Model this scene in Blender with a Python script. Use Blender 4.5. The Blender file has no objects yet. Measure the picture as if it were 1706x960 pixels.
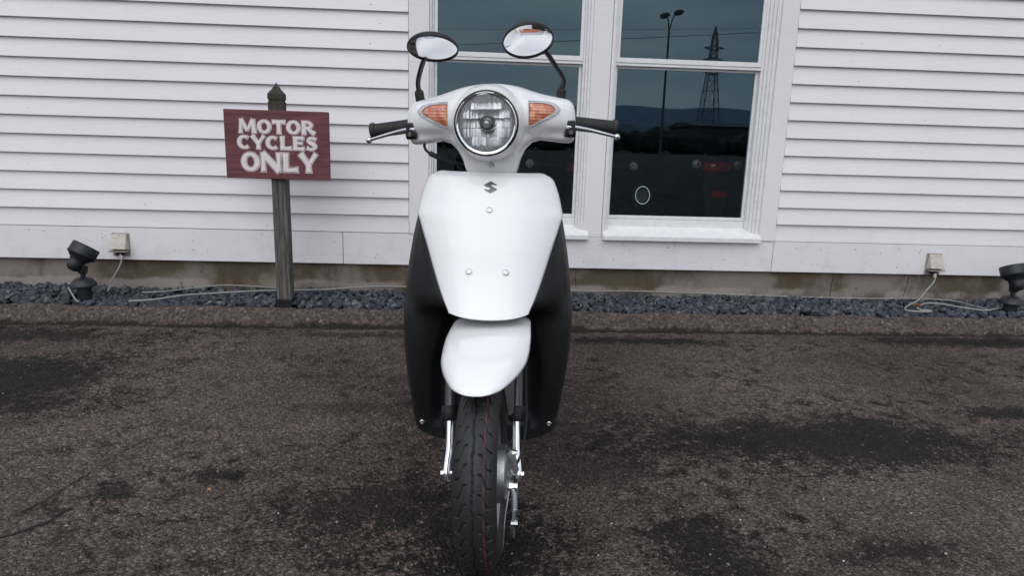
import bpy, bmesh, math, random
from mathutils import Vector, Matrix, noise as mnoise
import numpy as np
R = math.radians
scn = bpy.context.scene
COL = scn.collection

# ------------------------------------------------------------------ camera
PITCH, ROLL, YAW, FPX, CAMH = R(12.142), R(1.7304), R(3.6184), 1150.0, 0.892
fwd = Vector((math.sin(YAW)*math.cos(PITCH), math.cos(YAW)*math.cos(PITCH), -math.sin(PITCH)))
rt0 = Vector((math.cos(YAW), -math.sin(YAW), 0)); up0 = rt0.cross(fwd)
rt = rt0*math.cos(ROLL) + up0*math.sin(ROLL); up = up0*math.cos(ROLL) - rt0*math.sin(ROLL)
cam = bpy.data.objects.new('camera', bpy.data.cameras.new('camera')); COL.objects.link(cam)
cam.data.sensor_width = 36; cam.data.lens = 36*FPX/1706; cam.data.clip_start = 0.02; cam.data.clip_end = 6000
m = Matrix((rt, up, -fwd)).transposed().to_4x4(); m.translation = (0, 0, CAMH); cam.matrix_world = m
scn.camera = cam

# ------------------------------------------------------------------ sky, sun, exposure
SUN_EL, SUN_AZ = R(48), R(196)      # azimuth from +Y, clockwise: behind the camera, to the left
w = bpy.data.worlds.new('World'); scn.world = w; w.use_nodes = True
nt = w.node_tree; nt.nodes.clear()
sky = nt.nodes.new('ShaderNodeTexSky'); sky.sky_type = 'NISHITA'; sky.sun_disc = False
sky.sun_elevation = SUN_EL; sky.sun_rotation = SUN_AZ; sky.air_density = 1.2; sky.dust_density = 3.0
hs = nt.nodes.new('ShaderNodeHueSaturation'); hs.inputs['Saturation'].default_value = 0.55
nt.links.new(sky.outputs[0], hs.inputs['Color'])
tc = nt.nodes.new('ShaderNodeTexCoord'); mp = nt.nodes.new('ShaderNodeMapping')
mp.inputs['Scale'].default_value = (1.0, 1.0, 4.5); nt.links.new(tc.outputs['Generated'], mp.inputs['Vector'])
nz = nt.nodes.new('ShaderNodeTexNoise'); nz.inputs['Scale'].default_value = 3.2; nz.inputs['Detail'].default_value = 7; nz.inputs['Roughness'].default_value = 0.55
nt.links.new(mp.outputs[0], nz.inputs['Vector'])
rp = nt.nodes.new('ShaderNodeValToRGB')
rp.color_ramp.elements[0].position = 0.34; rp.color_ramp.elements[0].color = (0.47, 0.56, 0.70, 1)
rp.color_ramp.elements[1].position = 0.68; rp.color_ramp.elements[1].color = (1.0, 1.0, 1.02, 1)
nt.links.new(nz.outputs['Fac'], rp.inputs['Fac'])
mul = nt.nodes.new('ShaderNodeMix'); mul.data_type = 'RGBA'; mul.blend_type = 'MULTIPLY'; mul.inputs['Factor'].default_value = 1
mul.inputs['B'].default_value = (8.6, 8.6, 8.7, 1); nt.links.new(rp.outputs[0], mul.inputs['A'])
mx = nt.nodes.new('ShaderNodeMix'); mx.data_type = 'RGBA'; mx.inputs['Factor'].default_value = 0.78
nt.links.new(hs.outputs[0], mx.inputs['A']); nt.links.new(mul.outputs['Result'], mx.inputs['B'])
bg = nt.nodes.new('ShaderNodeBackground'); bg.inputs['Strength'].default_value = 0.11
nt.links.new(mx.outputs['Result'], bg.inputs['Color'])
ow = nt.nodes.new('ShaderNodeOutputWorld'); nt.links.new(bg.outputs[0], ow.inputs['Surface'])
sl = bpy.data.lights.new('sun', 'SUN'); sl.energy = 0.68; sl.angle = R(68); sl.color = (1.0, 0.97, 0.94)
so = bpy.data.objects.new('sun', sl); COL.objects.link(so)
sd = Vector((math.sin(SUN_AZ)*math.cos(SUN_EL), math.cos(SUN_AZ)*math.cos(SUN_EL), math.sin(SUN_EL)))
so.rotation_euler = (-sd).to_track_quat('-Z', 'Y').to_euler()
scn.view_settings.view_transform = 'Standard'; scn.view_settings.look = 'None'
scn.view_settings.exposure = 0.49; scn.view_settings.gamma = 1; scn.view_settings.use_curve_mapping = False
scn.cycles.max_bounces = 10; scn.cycles.transparent_max_bounces = 16

# ------------------------------------------------------------------ materials
class NT:
    def __init__(s, name):
        s.m = bpy.data.materials.new(name); s.m.use_nodes = True; s.t = s.m.node_tree; s.t.nodes.clear()
        s.out = s.t.nodes.new('ShaderNodeOutputMaterial')
    def n(s, typ, props=None, **inp):
        nd = s.t.nodes.new('ShaderNode'+typ)
        for k, v in (props or {}).items(): setattr(nd, k, v)
        for k, v in inp.items():
            key = int(k[1:]) if (k[0] == 'i' and k[1:].isdigit()) else k.replace('_', ' ')
            s.set(nd.inputs[key], v)
        return nd
    def set(s, sock, v):
        if isinstance(v, bpy.types.NodeSocket): s.t.links.new(v, sock)
        elif isinstance(v, bpy.types.Node): s.t.links.new(v.outputs[0], sock)
        else:
            if sock.type == 'RGBA' and len(v) == 3: v = (*v, 1)
            sock.default_value = v
    def math(s, op, a, b=0.0, c=0.0, clamp=False):
        nd = s.t.nodes.new('ShaderNodeMath'); nd.operation = op; nd.use_clamp = clamp
        for i, v in enumerate((a, b, c)): s.set(nd.inputs[i], v)
        return nd.outputs[0]
    def mix(s, f, a, b, bt='MIX'):
        nd = s.t.nodes.new('ShaderNodeMix'); nd.data_type = 'RGBA'; nd.blend_type = bt
        s.set(nd.inputs['Factor'], f); s.set(nd.inputs['A'], a); s.set(nd.inputs['B'], b); return nd.outputs['Result']
    def ramp(s, f, stops):
        nd = s.t.nodes.new('ShaderNodeValToRGB'); cr = nd.color_ramp
        while len(cr.elements) < len(stops): cr.elements.new(0.5)
        for e, (p, c) in zip(cr.elements, stops):
            e.position = p; e.color = (c, c, c, 1) if isinstance(c, (int, float)) else (*c, 1)
        s.set(nd.inputs[0], f); return nd.outputs[0]
    def rng(s, v, a, b, c=0.0, d=1.0, smooth=True):
        nd = s.t.nodes.new('ShaderNodeMapRange'); nd.interpolation_type = 'SMOOTHSTEP' if smooth else 'LINEAR'
        for i, x in enumerate((v, a, b, c, d)): s.set(nd.inputs[i], x)
        return nd.outputs[0]
    def noise(s, vec, scale, detail=4, rough=0.55, dist=0.0):
        return s.n('TexNoise', None, Vector=vec, Scale=scale, Detail=detail, Roughness=rough, Distortion=dist).outputs[0]
    def vor(s, vec, scale, feature='F1', out=0):
        nd = s.n('TexVoronoi', {'feature': feature}, Vector=vec, Scale=scale); return nd.outputs[out]
    def bump(s, h, strength, dist, nrm=None):
        nd = s.n('Bump', None, Height=h, Strength=strength, Distance=dist)
        if nrm is not None: s.set(nd.inputs['Normal'], nrm)
        return nd.outputs[0]
    def done(s, **inp):
        b = s.n('BsdfPrincipled'); 
        for k, v in inp.items(): s.set(b.inputs[k.replace('_', ' ')], v)
        s.t.links.new(b.outputs[0], s.out.inputs[0]); return s.m
    def obj(s): return s.t.nodes.new('ShaderNodeTexCoord').outputs['Object']
    def pos(s): return s.t.nodes.new('ShaderNodeNewGeometry').outputs['Position']

def plain(name, col, rough=0.5, metal=0.0, coat=0.0, var=0.12, vs=14, bump=0.0, bs=200, spec=0.5):
    t = NT(name); o = t.obj()
    f = t.noise(o, vs, 5)
    c = t.mix(t.rng(f, .3, .7), tuple(x*(1-var) for x in col), tuple(min(1, x*(1+var)) for x in col))
    kw = dict(Base_Color=c, Metallic=metal, Coat_Weight=coat, Specular_IOR_Level=spec,
              Roughness=t.rng(t.noise(o, vs*2.3, 3), .3, .7, rough*0.9, min(1, rough*1.12)))
    if coat: kw['Coat_Roughness'] = .09 if name.startswith('white') else .06
    if bump: kw['Normal'] = t.bump(t.noise(o, bs, 4), bump, .002)
    return t.done(**kw)

M = {}
def wood_white():
    t = NT('white painted wood'); p = t.pos()
    st = t.n('Mapping', None, Vector=p, Scale=(3.0, 1.0, 60.0)).outputs[0]
    grain = t.noise(st, 3.0, 6, .6)
    big = t.noise(p, 1.6, 4); spot = t.noise(p, 38, 5, .65)
    rnd = t.t.nodes.new('ShaderNodeObjectInfo').outputs['Random']
    c = t.mix(t.rng(big, .3, .7), (.755, .732, .75), (.80, .777, .795))
    c = t.mix(t.math('MULTIPLY', t.rng(grain, .45, .8), .22), c, (.58, .565, .58))
    c = t.mix(t.math('MULTIPLY', rnd, .25), c, (.70, .685, .71))
    c = t.mix(t.math('MULTIPLY', t.rng(spot, .68, .78), .55), c, (.46, .43, .40))
    # weathering: grime speckles thicken towards the lower boards
    z = t.n('SeparateXYZ', None, Vector=p).outputs[2]
    low = t.rng(z, .2, .62, 1, 0)
    dirt = t.math('MULTIPLY', low, t.rng(t.noise(p, 9, 6, .7), .46, .75))
    c = t.mix(t.math('MULTIPLY', dirt, .4), c, (.52, .49, .47))
    nrm = t.bump(grain, .25, .003)
    return t.done(Base_Color=c, Roughness=.58, Normal=nrm, Specular_IOR_Level=.35)
M['wood'] = wood_white()
M['sash'] = plain('white painted sash', (.74, .735, .74), .45, var=.05, vs=30, bump=.1, bs=120)

def concrete():
    t = NT('stained foundation concrete'); p = t.pos()
    sep = t.n('SeparateXYZ', None, Vector=p); z = sep.outputs[2]
    st = t.n('Mapping', None, Vector=p, Scale=(1, 1, .35)).outputs[0]
    a = t.noise(p, 2.2, 6, .6); b = t.noise(st, 9, 6, .65); f = t.noise(p, 70, 5, .7)
    c = t.mix(t.rng(a, .42, .58), (.105, .082, .055), (.225, .20, .175))
    c = t.mix(t.math('MULTIPLY', t.rng(b, .48, .72), .65), c, (.062, .046, .029))
    c = t.mix(t.math('MULTIPLY', t.rng(f, .55, .75), .5), c, (.075, .063, .052))
    base = t.math('MULTIPLY', t.rng(t.math('ADD', z, t.math('MULTIPLY', t.noise(p, 7, 5), .07)), .155, .178, 1, 0), t.rng(t.noise(p, 4.0, 4), .38, .55))
    c = t.mix(t.math('MULTIPLY', base, .75), c, (.30, .27, .25))
    holes = t.rng(t.vor(p, 7.0), .05, .09, 1, 0)
    c = t.mix(t.math('MULTIPLY', holes, .55), c, (.07, .06, .05))
    nrm = t.bump(t.math('ADD', f, t.math('MULTIPLY', base, .8)), .5, .006)
    return t.done(Base_Color=c, Roughness=.9, Normal=nrm, Specular_IOR_Level=.25)
M['concrete'] = concrete()

def asphalt():
    t = NT('worn asphalt'); p = t.pos()
    wv = t.n('VectorMath', {'operation': 'ADD'}, i0=p, i1=t.n('VectorMath', {'operation': 'SCALE'}, i0=t.n('TexNoise', None, Vector=p, Scale=45.0, Detail=3.0).outputs[1], Scale=.012).outputs[0]).outputs[0]
    v1 = t.n('TexVoronoi', None, Vector=wv, Scale=105.0); v2 = t.n('TexVoronoi', None, Vector=wv, Scale=240.0)
    g1 = t.n('SeparateColor', None, Color=v1.outputs[1]).outputs[0]; g2 = t.n('SeparateColor', None, Color=v2.outputs[1]).outputs
    big = t.noise(p, 1.3, 5, .6); mid = t.noise(p, 7, 6, .65); fine = t.noise(p, 60, 6, .7)
    c = t.ramp(g1, [(0, (.022, .0175, .0170)), (.5, (.050, .0405, .0395)), (.9, (.080, .067, .065)), (1.0, (.125, .108, .104))])
    c2 = t.ramp(g2[1], [(0, (.017, .0135, .013)), (.6, (.053, .043, .0415)), (.93, (.084, .071, .068)), (1.0, (.17, .155, .145))])
    c = t.mix(.55, c, c2)
    c = t.mix(t.rng(fine, .4, .7, 0, .35), c, (.028, .023, .023))
    c = t.mix(t.math('MULTIPLY', t.rng(mid, .52, .72), .5), c, (.020, .0155, .0145))
    c = t.mix(1.0, c, t.ramp(t.rng(big, .3, .7), [(0, (2.42, 2.29, 2.16)), (1, (4.28, 4.00, 3.76))]), 'MULTIPLY')
    blot = t.math('MULTIPLY', t.rng(t.noise(p, 17, 6, .72, .4), .475, .63), t.rng(t.noise(p, 2.1, 3), .38, .62))
    c = t.mix(t.math('MULTIPLY', blot, .85), c, (.012, .0095, .0085))
    c = t.mix(t.math('MULTIPLY', t.rng(t.noise(p, 4.5, 5, .6), .52, .68), .35), c, (.085, .072, .060))
    pit = t.rng(t.noise(p, 48, 5, .7, .5), .56, .66)
    c = t.mix(t.math('MULTIPLY', pit, .7), c, (.016, .0125, .0115))
    c = t.mix(t.math('MULTIPLY', t.rng(v1.outputs[0], .42, .68), .45), c, (.017, .0135, .0125))
    chip = t.rng(g2[2], .985, .99)
    c = t.mix(t.math('MULTIPLY', chip, .8), c, (.30, .29, .27))
    # damp patches that have a shape of their own
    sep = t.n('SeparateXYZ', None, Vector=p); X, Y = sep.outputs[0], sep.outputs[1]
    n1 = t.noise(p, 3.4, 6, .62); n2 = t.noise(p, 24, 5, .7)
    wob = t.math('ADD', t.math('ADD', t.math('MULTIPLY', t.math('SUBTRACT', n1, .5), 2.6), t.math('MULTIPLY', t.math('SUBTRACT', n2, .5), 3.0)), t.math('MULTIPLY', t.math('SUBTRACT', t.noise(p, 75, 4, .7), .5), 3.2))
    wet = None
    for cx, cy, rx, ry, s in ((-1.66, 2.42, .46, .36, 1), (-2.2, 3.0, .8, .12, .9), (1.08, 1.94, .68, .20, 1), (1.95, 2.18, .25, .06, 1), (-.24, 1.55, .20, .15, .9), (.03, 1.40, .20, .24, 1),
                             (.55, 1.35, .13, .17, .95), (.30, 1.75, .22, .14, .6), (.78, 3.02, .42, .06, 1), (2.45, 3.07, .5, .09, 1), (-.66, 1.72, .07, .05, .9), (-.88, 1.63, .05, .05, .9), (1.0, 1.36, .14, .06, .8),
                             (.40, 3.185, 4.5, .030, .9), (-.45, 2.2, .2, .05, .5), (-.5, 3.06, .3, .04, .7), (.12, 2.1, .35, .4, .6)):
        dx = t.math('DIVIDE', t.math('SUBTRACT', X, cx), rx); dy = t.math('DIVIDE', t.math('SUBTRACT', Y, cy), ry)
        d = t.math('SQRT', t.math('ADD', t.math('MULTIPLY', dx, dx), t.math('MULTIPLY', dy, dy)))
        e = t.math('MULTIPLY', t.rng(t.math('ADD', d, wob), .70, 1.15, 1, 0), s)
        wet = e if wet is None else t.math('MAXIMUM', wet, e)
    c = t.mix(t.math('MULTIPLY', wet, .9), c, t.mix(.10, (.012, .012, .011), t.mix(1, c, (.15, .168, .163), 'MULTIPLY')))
    rough = t.math('SUBTRACT', .86, t.math('MULTIPLY', wet, .18))
    h = t.math('ADD', t.math('MULTIPLY', v1.outputs[0], -.9), t.math('ADD', t.math('MULTIPLY', v2.outputs[0], -.5), t.math('ADD', t.math('MULTIPLY', fine, .9), t.math('MULTIPLY', mid, 1.2))))
    return t.done(Base_Color=c, Roughness=rough, Normal=t.bump(h, 1.0, .013), Specular_IOR_Level=.12)
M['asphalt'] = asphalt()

def berm():
    t = NT('mossy asphalt kerb'); p = t.pos()
    z = t.n('SeparateXYZ', None, Vector=p).outputs[2]
    v = t.n('TexVoronoi', None, Vector=p, Scale=95.0); g = t.n('SeparateColor', None, Color=v.outputs[1]).outputs
    a = t.noise(p, 5, 6, .65); f = t.noise(p, 60, 5, .7)
    c = t.ramp(g[0], [(0, (.042, .033, .029)), (.6, (.092, .073, .065)), (.95, (.122, .100, .090)), (1, (.18, .16, .145))])
    c = t.mix(t.math('MULTIPLY', t.rng(a, .5, .7), .5), c, (.080, .058, .036))
    c = t.mix(t.math('MULTIPLY', t.rng(t.noise(p, 11, 5, .7), .55, .7), .7), c, (.018, .013, .011))
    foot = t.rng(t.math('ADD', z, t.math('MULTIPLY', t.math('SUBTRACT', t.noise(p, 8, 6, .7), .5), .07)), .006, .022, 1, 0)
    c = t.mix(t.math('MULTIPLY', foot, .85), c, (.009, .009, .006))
    h = t.math('ADD', t.math('MULTIPLY', v.outputs[0], -.8), f)
    return t.done(Base_Color=c, Roughness=.9, Normal=t.bump(h, .9, .006), Specular_IOR_Level=.25)
M['berm'] = berm()

def stonemat():
    t = NT('slate blue gravel'); o = t.pos()
    g = t.t.nodes.new('ShaderNodeNewGeometry'); ri = t.t.nodes.new('ShaderNodeObjectInfo').outputs['Random']
    r = t.math('FRACT', t.math('ADD', g.outputs['Random Per Island'], ri))
    c = t.ramp(r, [(0, (.020, .024, .031)), (.5, (.046, .053, .068)), (.85, (.082, .092, .112)), (.96, (.125, .135, .145)), (1, (.17, .16, .145))])
    c = t.mix(t.math('MULTIPLY', t.rng(t.noise(o, 90, 5, .65), .45, .75), .5), c, (.072, .078, .088))
    return t.done(Base_Color=c, Roughness=.78, Normal=t.bump(t.noise(o, 220, 4), .35, .002), Specular_IOR_Level=.3)
M['stone'] = stonemat()

def oldpost():
    t = NT('weathered grey post wood'); o = t.obj()
    st = t.n('Mapping', None, Vector=o, Scale=(40, 40, 2.2)).outputs[0]
    g = t.noise(st, 2.2, 7, .65)
    z = t.n('SeparateXYZ', None, Vector=o).outputs[2]
    c = t.mix(t.rng(g, .35, .68), (.055, .052, .048), (.155, .148, .138))
    top = t.rng(t.math('ADD', z, t.math('MULTIPLY', t.noise(o, 30, 4), .06)), .93, 1.06)
    c = t.mix(t.math('MULTIPLY', top, .75), c, (.03, .032, .018))
    return t.done(Base_Color=c, Roughness=.85, Normal=t.bump(g, .6, .004), Specular_IOR_Level=.2)
M['post'] = oldpost()

def signred():
    t = NT('dark red stained sign board'); o = t.obj()
    st = t.n('Mapping', None, Vector=o, Scale=(2.0, 5, 34)).outputs[0]
    g = t.noise(st, 2.6, 7, .62, .6); b = t.noise(o, 7, 4)
    c = t.mix(t.rng(g, .32, .7), (.085, .023, .030), (.170, .050, .060))
    c = t.mix(t.math('MULTIPLY', t.rng(b, .5, .75), .5), c, (.05, .014, .02))
    return t.done(Base_Color=c, Roughness=.62, Normal=t.bump(g, .35, .002))
M['signred'] = signred()
M['signwhite'] = plain('sign lettering off white', (.72, .66, .655), .6, var=.06, vs=60)
M['signline'] = plain('sign lettering brown line', (.17, .08, .085), .6, var=.1, vs=60)

M['white'] = plain('white scooter paint', (.80, .80, .81), .34, coat=.8, var=.004, vs=4)
M['black'] = plain('matt black moulded plastic', (.0095, .0101, .0104), .50, var=.12, vs=40, bump=.12, bs=900, spec=.32)
M['rubber'] = plain('black rubber', (.013, .013, .013), .62, var=.15, vs=60)
M['gloss'] = plain('gloss black metal', (.010, .010, .011), .28, var=.05)
M['darkfork'] = plain('dark grey painted fork', (.035, .036, .040), .35, coat=.4, var=.08)
M['chrome'] = plain('chrome', (.80, .81, .83), .09, 1.0, var=.03)
M['zinc'] = plain('zinc plated steel', (.62, .64, .64), .28, 1.0, var=.12, vs=90)
M['alu'] = plain('cast aluminium', (.42, .43, .45), .42, 1.0, var=.12, vs=70, bump=.15, bs=500)
M['facet'] = plain('satin reflector facets', (.78, .79, .81), .40, .85, var=.06, vs=60)
M['lever'] = plain('polished aluminium lever', (.60, .61, .63), .26, 1.0, var=.05)
M['mirror'] = plain('mirror glass', (.90, .91, .92), .012, 1.0, var=.0)
M['emblem'] = plain('dark grey emblem', (.13, .13, .145), .3, .5, var=.05)
M['rim'] = plain('signal housing grey', (.46, .47, .49), .22, .25, coat=1, var=.06)
M['redlens'] = plain('red tail lamp lens', (.55, .012, .02), .15, coat=1, var=.1)
M['clearlens'] = plain('clear indicator lens', (.75, .68, .64), .12, .15, coat=1, var=.3, vs=80)
M['seat'] = plain('black seat vinyl', (.02, .02, .02), .5, var=.1)
M['lampgrey'] = plain('dark slate garden lamp', (.0095, .0115, .014), .46, var=.15, vs=60, bump=.2, bs=300)
M['beige'] = plain('beige outlet plastic', (.47, .44, .38), .5, var=.07, vs=40)
M['beigedark'] = plain('darker beige plate', (.30, .27, .22), .6, var=.15, vs=40)  # darker beige for the back plate and hood lip
M['cable'] = plain('grey cable sheath', (.25, .25, .235), .55, var=.12, vs=40)
M['leaf'] = plain('dry orange leaf', (.42, .17, .06), .7, var=.25, vs=90)
M['nail'] = plain('rusty nail head', (.17, .15, .14), .7, var=.3, vs=100)
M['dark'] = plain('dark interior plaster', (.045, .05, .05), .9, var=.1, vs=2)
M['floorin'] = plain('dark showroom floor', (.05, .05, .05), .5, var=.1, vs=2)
M['soil'] = plain('dark soil under gravel', (.016, .016, .017), .95, var=.3, vs=30)
M['steel'] = plain('galvanised steel', (.16, .165, .17), .6, .2, var=.1, vs=1)
M['crack'] = plain('crack grime', (.008, .007, .007), .95, var=.2)
M['hillfar'] = plain('far ridge with painted haze', (.22, .28, .36), .95, var=.1, vs=.004)  # the haze over the ridge is put into its pale blue colour
M['hill'] = plain('wooded hill with painted haze', (.075, .105, .145), .95, var=.3, vs=.01)  # lighter blue paints distance haze into the wooded slopes
M['trees'] = plain('distant tree mass', (.025, .035, .022), .95, var=.4, vs=.4)
M['far'] = plain('distant warehouse cladding', (.11, .11, .115), .8, var=.1, vs=.3)
M['plate'] = plain('white plate', (.7, .7, .7), .5, var=.03)

def amber():
    t = NT('amber indicator lens'); o = t.obj()
    s = t.n('SeparateXYZ', None, Vector=o); z = s.outputs[2]; x = s.outputs[0]
    w1 = t.math('SINE', t.math('MULTIPLY', z, 900)); w2 = t.math('SINE', t.math('MULTIPLY', x, 420))
    c = t.mix(t.rng(t.math('ADD', t.math('MULTIPLY', w1, .05), t.noise(o, 55, 4, .6)), .36, .68), (.42, .095, .048), (.74, .34, .19))
    return t.done(Base_Color=c, Roughness=.18, Coat_Weight=1.0, Normal=t.bump(t.math('ADD', w1, t.math('MULTIPLY', w2, .15)), .22, .002), Subsurface_Weight=.0)
M['amber'] = amber()

def thin_glass(name, tint, ior, flutes=False):
    t = NT(name); o = t.obj()
    nrm = None
    if flutes:
        x = t.n('SeparateXYZ', None, Vector=o).outputs[0]
        nrm = t.bump(t.math('SINE', t.math('MULTIPLY', x, 700)), .35, .002)
    fr = t.n('Fresnel', None, IOR=ior); gl = t.n('BsdfGlossy', None, Color=(.62, .85, 1.0) if not flutes else (1, 1, 1), Roughness=.004 if not flutes else .03); tr = t.n('BsdfTransparent', None, Color=tint)
    if nrm is not None: t.set(fr.inputs['Normal'], nrm); t.set(gl.inputs['Normal'], nrm)
    ms = t.n('MixShader', None, i0=fr.outputs[0], i1=tr.outputs[0], i2=gl.outputs[0])
    t.t.links.new(ms.outputs[0], t.out.inputs[0]); return t.m
M['glass'] = thin_glass('window glass', (.80, .86, .86), 1.66)
M['lens'] = thin_glass('headlight lens', (.93, .94, .95), 1.45, True)

def reflector():
    t = NT('faceted headlight reflector'); o = t.obj()
    s = t.n('SeparateXYZ', None, Vector=o); x, z = s.outputs[0], s.outputs[2]
    fx = t.math('PINGPONG', x, .0042); fz = t.math('PINGPONG', t.math('ADD', z, t.math('MULTIPLY', t.math('FLOOR', t.math('DIVIDE', x, .0168)), .006)), .011)
    h = t.math('ADD', t.math('MULTIPLY', fx, 1.0), t.math('MULTIPLY', fz, .5))
    return t.done(Base_Color=(.90, .91, .93), Metallic=.12, Roughness=.18, Normal=t.bump(h, .8, .5))
M['reflector'] = reflector()

def tyre_mat():
    t = NT('tyre rubber with paint stripes'); o = t.obj()
    x = t.n('SeparateXYZ', None, Vector=o).outputs[0]
    n = t.noise(o, 160, 4); c = t.mix(t.rng(n, .3, .7), (.010, .010, .010), (.017, .017, .0175))
    sp = t.n('SeparateXYZ', None, Vector=o); rad = t.math('SQRT', t.math('ADD', t.math('POWER', sp.outputs[1], 2), t.math('POWER', sp.outputs[2], 2)))
    crown = t.rng(rad, .176, .18)
    red = t.math('MULTIPLY', t.rng(t.math('ABSOLUTE', t.math('SUBTRACT', x, .0205)), .0006, .0013, 1, 0), t.rng(t.noise(o, 60, 3), .32, .5))
    grn = t.math('MULTIPLY', t.rng(t.math('ABSOLUTE', t.math('SUBTRACT', x, .0285)), .0002, .0007, 1, 0), t.rng(t.noise(o, 45, 3), .45, .6))
    c = t.mix(t.math('MULTIPLY', t.math('MULTIPLY', red, crown), .85), c, (.17, .022, .032))
    c = t.mix(t.math('MULTIPLY', t.math('MULTIPLY', grn, crown), .7), c, (.05, .13, .11))
    return t.done(Base_Color=c, Roughness=.58, Normal=t.bump(n, .15, .002))
M['tyre'] = tyre_mat()

# ------------------------------------------------------------------ mesh helpers
def tag(o, label=None, cat=None, group=None, kind=None):
    if label: o['label'] = label
    if cat: o['category'] = cat
    if group: o['group'] = group
    if kind: o['kind'] = kind
    return o
def empty(name, loc=(0, 0, 0), rz=0, parent=None):
    o = bpy.data.objects.new(name, None); COL.objects.link(o); o.location = loc; o.rotation_euler = (0, 0, rz); o.empty_display_size = .1
    if parent: o.parent = parent
    return o
def link(name, me, mat, parent=None, loc=None):
    o = bpy.data.objects.new(name, me); COL.objects.link(o)
    if mat is not None and not me.materials: me.materials.append(mat)
    if parent: o.parent = parent
    if loc: o.location = loc
    return o
def copy_tree(o, parent=None):
    c = o.copy(); COL.objects.link(c); c.parent = parent
    for ch in list(o.children): copy_tree(ch, c)
    return c

class MB:
    def __init__(s): s.v = []; s.f = []
    def add(s, vs, fs):
        b = len(s.v); s.v += [Vector(v) for v in vs]; s.f += [tuple(i+b for i in f) for f in fs]; return s
    def box(s, x0, x1, y0, y1, z0, z1, mtx=None):
        vs = [Vector((x, y, z)) for z in (z0, z1) for y in (y0, y1) for x in (x0, x1)]
        if mtx: vs = [mtx @ v for v in vs]
        return s.add(vs, [(0, 2, 3, 1), (4, 5, 7, 6), (0, 1, 5, 4), (2, 6, 7, 3), (0, 4, 6, 2), (1, 3, 7, 5)])
    def loft(s, secs, cap=True, closed=True):
        n = len(secs[0]); vs = [p for q in secs for p in q]; fs = []
        for i in range(len(secs)-1):
            for j in range(n if closed else n-1):
                k = (j+1) % n; fs.append((i*n+j, i*n+k, (i+1)*n+k, (i+1)*n+j))
        if cap and closed:
            fs.append(tuple(range(n-1, -1, -1))); fs.append(tuple((len(secs)-1)*n+j for j in range(n)))
        return s.add(vs, fs)
    def tube(s, pts, rad, n=12, cap=True, flat=1.0):
        pts = [Vector(p) for p in pts]; rad = rad if isinstance(rad, (list, tuple)) else [rad]*len(pts)
        secs = []; prev = None
        for i, p in enumerate(pts):
            d = (pts[min(i+1, len(pts)-1)]-pts[max(i-1, 0)]).normalized()
            if prev is None:
                a = Vector((0, 0, 1)) if abs(d.z) < .9 else Vector((1, 0, 0)); u = d.cross(a).normalized()
            else: u = (prev - d*prev.dot(d)).normalized()
            prev = u; v = d.cross(u)
            secs.append([p + (u*math.cos(2*math.pi*k/n) + v*math.sin(2*math.pi*k/n)*flat)*rad[i] for k in range(n)])
        return s.loft(secs, cap)
    def lathe(s, prof, org, axis, n=48, cap=False):
        org = Vector(org); d = Vector(axis).normalized(); a = Vector((0, 0, 1)) if abs(d.z) < .9 else Vector((1, 0, 0))
        u = d.cross(a).normalized(); v = d.cross(u)
        secs = [[org + d*h + (u*math.cos(2*math.pi*k/n)+v*math.sin(2*math.pi*k/n))*max(r, 1e-5) for k in range(n)] for r, h in prof]
        return s.loft(secs, cap)
    def prism(s, poly, d):
        n = len(poly); poly = [Vector(p) for p in poly]; d = Vector(d)
        s.add(poly + [p+d for p in poly], [tuple(range(n)), tuple(range(2*n-1, n-1, -1))] + [(i, n+i, n+(i+1) % n, (i+1) % n) for i in range(n)]); return s
    def xf(s, fn): s.v = [Vector(fn(v)) for v in s.v]; return s
    def mesh(s, name, smooth=True, sharp=38):
        me = bpy.data.meshes.new(name); me.from_pydata([tuple(v) for v in s.v], [], s.f)
        bm = bmesh.new(); bm.from_mesh(me); bmesh.ops.recalc_face_normals(bm, faces=bm.faces); bm.to_mesh(me); bm.free()
        if smooth:
            me.shade_smooth(); me.set_sharp_from_angle(angle=R(sharp))
        me.update(); return me
    def build(s, name, mat, parent=None, smooth=True, sharp=38, bevel=0, loc=None, solid=0, sub=0):
        o = link(name, s.mesh(name, smooth, sharp), mat, parent, loc)
        if sub: md = o.modifiers.new('s', 'SUBSURF'); md.levels = sub; md.render_levels = sub
        if solid: md = o.modifiers.new('t', 'SOLIDIFY'); md.thickness = solid; md.offset = -1
        if bevel:
            md = o.modifiers.new('b', 'BEVEL'); md.width = bevel; md.segments = 2; md.limit_method = 'ANGLE'; md.angle_limit = R(40)
        return o
def grid(rows):
    b = MB(); b.loft([[Vector(p) for p in r] for r in rows], cap=False, closed=False); return b
def interp(x, xs, ys): return float(np.interp(x, xs, ys))
def smooth_path(pts, n=8):
    P = [Vector(p) for p in pts]; out = []
    for i in range(len(P)-1):
        p0, p1, p2, p3 = P[max(i-1, 0)], P[i], P[i+1], P[min(i+2, len(P)-1)]
        for k in range(n):
            t = k/n; out.append(.5*((2*p1)+(p2-p0)*t+(2*p0-5*p1+4*p2-p3)*t*t+(3*p1-p0-3*p2+p3)*t**3))
    return out + [P[-1]]
rnd = random.Random(7)

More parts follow.
